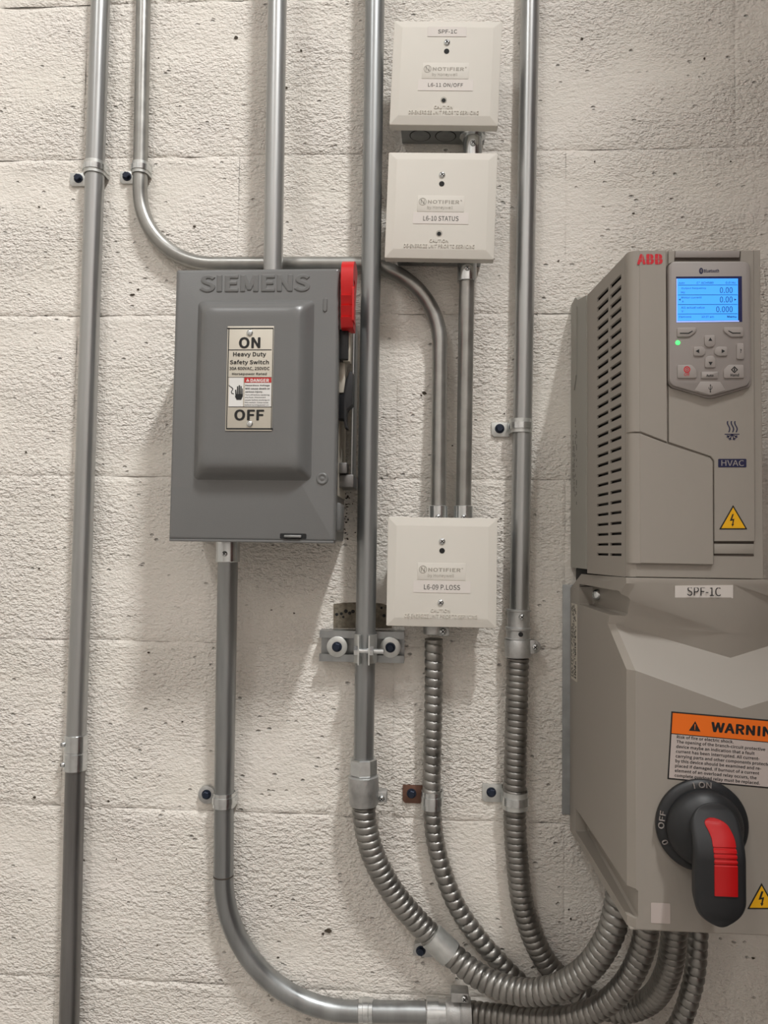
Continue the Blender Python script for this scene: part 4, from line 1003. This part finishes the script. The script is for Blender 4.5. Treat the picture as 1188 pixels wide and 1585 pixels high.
fs = []
for i in range(nC - 1):
    for j in range(5): fs.append((i * 6 + j, (i + 1) * 6 + j, (i + 1) * 6 + j + 1, i * 6 + j + 1))
fs.append(tuple(i * 6 for i in range(nC))[::-1]); fs.append(tuple(i * 6 + 5 for i in range(nC)))
fs.append((0, 1, 2, 3, 4, 5, (nC - 1) * 6 + 5, (nC - 1) * 6 + 4, (nC - 1) * 6 + 3, (nC - 1) * 6 + 2, (nC - 1) * 6 + 1, (nC - 1) * 6))
mb.add(vs, fs)
lb = obj('lower_enclosure', mb, M['vfd'], t, ang=28)
# screw pockets cut into the side
def pocket(p0, p1, z0, z1, x1, r):
    poly = rpoly([(p0, z0), (p1, z0), (p1, z1), (p0, z1)], [0.002, r, r, 0.002], 6)
    m = MB(); m.loft([[(0.150, -p, z) for p, z in poly], [(x1 - 0.002, -p, z) for p, z in inset(poly, 0.0)], [(x1, -p, z) for p, z in inset(poly, 0.002)]]); return m
zp0, zp1 = az(945, 951, 0.180), az(950, 914, 0.190)
zq0, zq1 = zbt + 0.0085, zbt + 0.034
cut(lb, [pocket(0.046, 0.207, zp0, zp1, 0.1842, 0.0135), pocket(0.030, 0.262, zq0, zq1, 0.1820, 0.010)])
rim = 0
screw('enclosure_screw', (0.1828, -0.070, (zp0 + zp1) / 2 + 0.001), 0.0062, M['zinc'], lb, (-0.75, -0.66, 0), h=0.004, cross=False)
screw('enclosure_screw', (0.1815, -0.050, (zq0 + zq1) / 2 + 0.004), 0.0042, M['zinc'], lb, (-0.75, -0.66, 0), h=0.004, cross=False)
obj('bottom_rim', MB().rbox(chL[4].x + 0.001, 2 * Xc - chL[4].x - 0.001, 0.150, 0.2365, zbt - 0.0016, zbt + 0.0002, 0.0006), M['vfd'], lb)
# back plate, black block standing in for the shade in the gap, side stickers
obj('mounting_plate', MB().rbox(0.1562, 0.30, 0.0008, 0.0022, az(870, 1262, 0.005), az(870, 905, 0.005), 0.0004), M['steelbox'], t)
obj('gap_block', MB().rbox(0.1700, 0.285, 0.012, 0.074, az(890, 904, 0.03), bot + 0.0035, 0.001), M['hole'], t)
def side_pt(p, z, e=0.0): return (xs(p) - e, -p, z)
for (p0, p1, ya, yb, nm) in ((0.010, 0.036, 934, 1052, 'side_sticker'),):
    za, zb2 = az(884, yb, 0.02), az(884, ya, 0.02)
    s = obj(nm, MB().loft([[side_pt(p0, za, e), side_pt(p1, za, e), side_pt(p1, zb2, e), side_pt(p0, zb2, e)] for e in (0.0, 0.0004)]), M['plate'], lb, smooth=False, label='narrow sticker with rows of small print')
    mb = MB(); rr = random.Random(3)
    for kx in range(6):
        pa = p0 + 0.002 + kx * 0.0037; z = za + 0.003
        while z < zb2 - 0.004:
            l = rr.uniform(0.0012, 0.0045)
            if rr.random() < 0.8: mb.loft([[side_pt(pa, z, e), side_pt(pa + (0.0022 if kx > 3 else 0.0013), z, e), side_pt(pa + (0.0022 if kx > 3 else 0.0013), z + l, e), side_pt(pa, z + l, e)] for e in (0.0003, 0.0006)])
            z += l + 0.0012
    obj('small_print', mb, M['print'], s, smooth=False)
mb = MB(); rr = random.Random(5)
for kx in range(4):
    pa = 0.016 + kx * 0.0075; z = ZC + 0.055
    while z < ZC + (0.150 if kx != 1 else 0.12):
        l = rr.uniform(0.001, 0.007)
        if rr.random() < 0.62: mb.loft([[(XS - 0.0013 - e, -pa, z), (XS - 0.0013 - e, -pa - 0.0011, z), (XS - 0.0013 - e, -pa - 0.0011, z + l), (XS - 0.0013 - e, -pa, z + l)] for e in (-0.0002, 0.00015)])
        z += l + 0.0016
obj('rating_print', mb, M['seam'], hs, smooth=False)

# tags and stickers
st = obj('name_tape', MB().loft([[at(x, y, 0.2166 + d - (y - 905) * 0.00010) for x, y in ((1044, 906.5), (1134, 905.5), (1134, 926), (1044, 925))] for d in (0.0006, 0.0026)]), M['sticker'], t, smooth=False)
ptext('SPF-1C', 1063, 909, 1115, 922, 0.2186, M['print'], st, bold=0.004)
WP = PL + 0.0001
TL = at(1038.5, 1101, WP); wr = math.radians(-3.55); WL, HL = 0.104, 0.0585
def wp_(x, z): return (TL.x + x * math.cos(wr) + z * math.sin(wr), TL.z + x * math.sin(wr) - z * math.cos(wr))
def WR(mb, x0, z0, x1, z1, d, th=0.00012): return mb.prism([wp_(x0, z0), wp_(x1, z0), wp_(x1, z1), wp_(x0, z1)], WP + d, WP + d + th)
wl = obj('warning_label', WR(MB(), 0, 0, WL, HL, -0.0002, 0.00035), M['print'], t, smooth=False, label='orange and white warning label')
obj('orange_header', WR(MB(), 0.0012, 0.0012, WL - 0.0012, 0.0188, 0.00016), M['orange'], wl, smooth=False)
obj('white_field', WR(MB(), 0.0012, 0.0196, WL - 0.0012, HL - 0.0012, 0.00016), M['paper'], wl, smooth=False)
def WT(s, x0, z0, x1, z1, bold=0.0, m='print'):
    c = wp_((x0 + x1) / 2, (z0 + z1) / 2); text(s, c[0] - (x1 - x0) / 2, c[0] + (x1 - x0) / 2, c[1] - (z1 - z0) / 2, c[1] + (z1 - z0) / 2, WP + 0.0003, M[m], wl, bold=bold, rot=wr, depth=0.0001)
WT('WARNING', 0.0345, 0.0058, 0.0955, 0.0147, 0.035)
k = 0.2335 / 1712
for i, (s, xa, xb) in enumerate((('Risk of fire or electric shock.', 200, 555), ('The opening of the branch-circuit protective', 200, 752), ('device maybe an indication that a fault', 197, 685), ('current has been interrupted. All current-', 195, 715), ('carrying parts and other components protected', 195, 793), ('by this device should be examined and re-', 192, 725), ('placed if damaged. If burnout of a current', 192, 715), ('element of an overload relay occurs, the', 190, 698), ('complete overload relay must be replaced.', 190, 720))):
    z = 0.0199 + i * 0.00415; desc = any(ch in s for ch in 'gpy')
    WT(s, 0.0058, z, 0.0058 + (xb - xa) * k, z + (0.0036 if desc else 0.0029), 0.022)
sy = obj('alert_triangle', MB().prism([wp_(0.0158, 0.0152), wp_(0.0256, 0.0152), wp_(0.0207, 0.0066)], WP + 0.0003, WP + 0.0004), M['print'], wl, smooth=False)
obj('alert_mark', MB().prism([wp_(0.0203, 0.0092), wp_(0.0211, 0.0092), wp_(0.0209, 0.0142), wp_(0.0205, 0.0142)], WP + 0.0004, WP + 0.00045), M['orange'], wl, smooth=False)
def c5(x, y): return 860 + x * 0.2761, 1180 + y * 0.2761
T = [at(*c5(*q), WP) for q in ((1072, 822), (1232, 822), (1152, 676))]
B5 = [(1150, 722), (1162, 722), (1150, 758), (1166, 755), (1158, 790), (1163, 790), (1152, 806), (1144, 788), (1150, 788), (1154, 766), (1134, 770)]
shock_sign([(v.x, v.z) for v in T], [(at(*c5(*q), WP).x, at(*c5(*q), WP).z) for q in B5], WP, t)
a = at(1007, 1428.5, WP); b = at(1036.5, 1398.5, WP)
obj('square_sticker', MB().prism(rrect(a.x, b.x, a.z, b.z, 0.0006, 2), WP - 0.0002, WP + 0.0002), M['paper'], t, smooth=False, label='small plain square white sticker')

# rotary handle
C0 = at(1087.5, 1279, 0.2440); RD = 0.0389
hb = obj('handle_base', MB().lathe([(RD - 0.001, 0), (RD, 0.0008), (RD, 0.0045), (RD - 0.002, 0.0068), (RD - 0.0065, 0.0080), (RD - 0.0075, 0.0080)], (C0.x, -PL, C0.z), (0, -1, 0), 56), M['blackh'], t, label='black round handle base')
kb = obj('handle_knob', MB().lathe([(0.0322, 0), (0.0322, 0.005), (0.0310, 0.0080), (0.0275, 0.0115), (0.022, 0.0155), (0.015, 0.0185), (0.001, 0.0200)], (C0.x, -(PL + 0.0070), C0.z), (0, -1, 0), 56), M['blackh'], t)
# lever: sections from top to tip
secs = []
hw0 = 0.0206; XV = C0.x + 0.0022; zl0 = C0.z + 0.026; zl1 = az(1114, 1437, 0.281)
PB = PL + 0.0250
def levp(z):   # front depth along the lever
    s = min(1.0, max(0.0, (zl0 - z) / 0.042)); return PB + 0.0015 + 0.0160 * (s * s * (3 - 2 * s))
def levw(z):
    w = hw0; r = z - zl1; q = zl0 - z
    if r < hw0: w = math.sqrt(max(1e-9, hw0 ** 2 - (hw0 - r) ** 2))
    if q < hw0: w = min(w, math.sqrt(max(1e-9, hw0 ** 2 - (hw0 - q) ** 2)))
    return w
ns = 54
for i in range(ns + 1):
    s = 0.5 - 0.5 * math.cos(PI * i / ns)
    z = zl0 - (zl0 - zl1) * min(0.9995, max(0.0005, s)); hw = max(0.0012, levw(z)); pf = levp(z)
    cr_ = max(0.0006, min(0.0045, hw * 0.5, (pf - PB) * 0.6)); ex = 0.0012 * min(1.0, (1 - hw / hw0) * 3)
    pf -= ex
    zm = (zl0 + zl1) / 2
    secs.append([(XV + dx * (0.88 if p == PB else 1), -p, zm + (z - zm) * (0.93 if p == PB else 1)) for dx, p in [(-hw, PB)] + [(-hw, pf - cr_)] + [(-hw + cr_ * (1 - math.cos(a)), pf - cr_ * (1 - math.sin(a))) for a in (PI / 6, PI / 3, PI / 2)] + [(hw - cr_ * (1 - math.cos(a)), pf - cr_ * (1 - math.sin(a))) for a in (PI / 2, PI / 3, PI / 6)] + [(hw, pf - cr_), (hw, PB)]])
lv = obj('handle_lever', MB().loft(secs), M['blackh'], t, ang=50)
zi0, zi1 = C0.z + 0.0150, az(1120, 1388, 0.282); secs = []
for i in range(81):
    z = zi0 + (zi1 - zi0) * i / 80; pf = levp(z) + 0.0005
    s = i / 80; hwi = 0.0092
    off_ = 0.0032 - 0.0062 * max(0, 1 - s / 0.26) ** 1.5
    if s < 0.10: hwi *= math.sqrt(max(0.05, 1 - (1 - s / 0.10) ** 2))
    d = 0.0010 * (1 if any(abs(s - q) < 0.014 for q in (0.36, 0.43, 0.50, 0.57)) else 0)
    secs.append([(XV + off_ + a * hwi, -(pf + h - d), z) for a, h in ((-1, -0.004), (-1, 0.0002), (-0.9, 0.0007), (0.9, 0.0007), (1, 0.0002), (1, -0.004))])
obj('red_insert', MB().loft(secs), M['red2'], lv, ang=30, label='red grip insert')
q = at(1078, 1266, PL + 0.0235); obj('key_hole', MB().lathe([(0.0016, 0), (0.0016, 0.0006)], (q.x, -(PL + 0.0232), q.z), (0, -1, 0), 12), M['hole'], kb)
HP = PL + 0.0079
def ring_text(s, ang, w, h, r=0.0355):
    # lettering around the base ring, its foot towards the centre
    a = math.radians(ang); cx, cz = C0.x + r * math.cos(a), C0.z + r * math.sin(a); rot = a - PI / 2
    text(s, cx - w / 2, cx + w / 2, cz - h / 2, cz + h / 2, HP - 0.0006, M['vfdpanel'], hb, rot=rot, depth=0.0012)
ring_text('I', 103, 0.0008, 0.0048); ring_text('ON', 88, 0.0105, 0.0048); ring_text('OFF', 172, 0.0150, 0.0048); ring_text('0', 203, 0.0036, 0.0048)
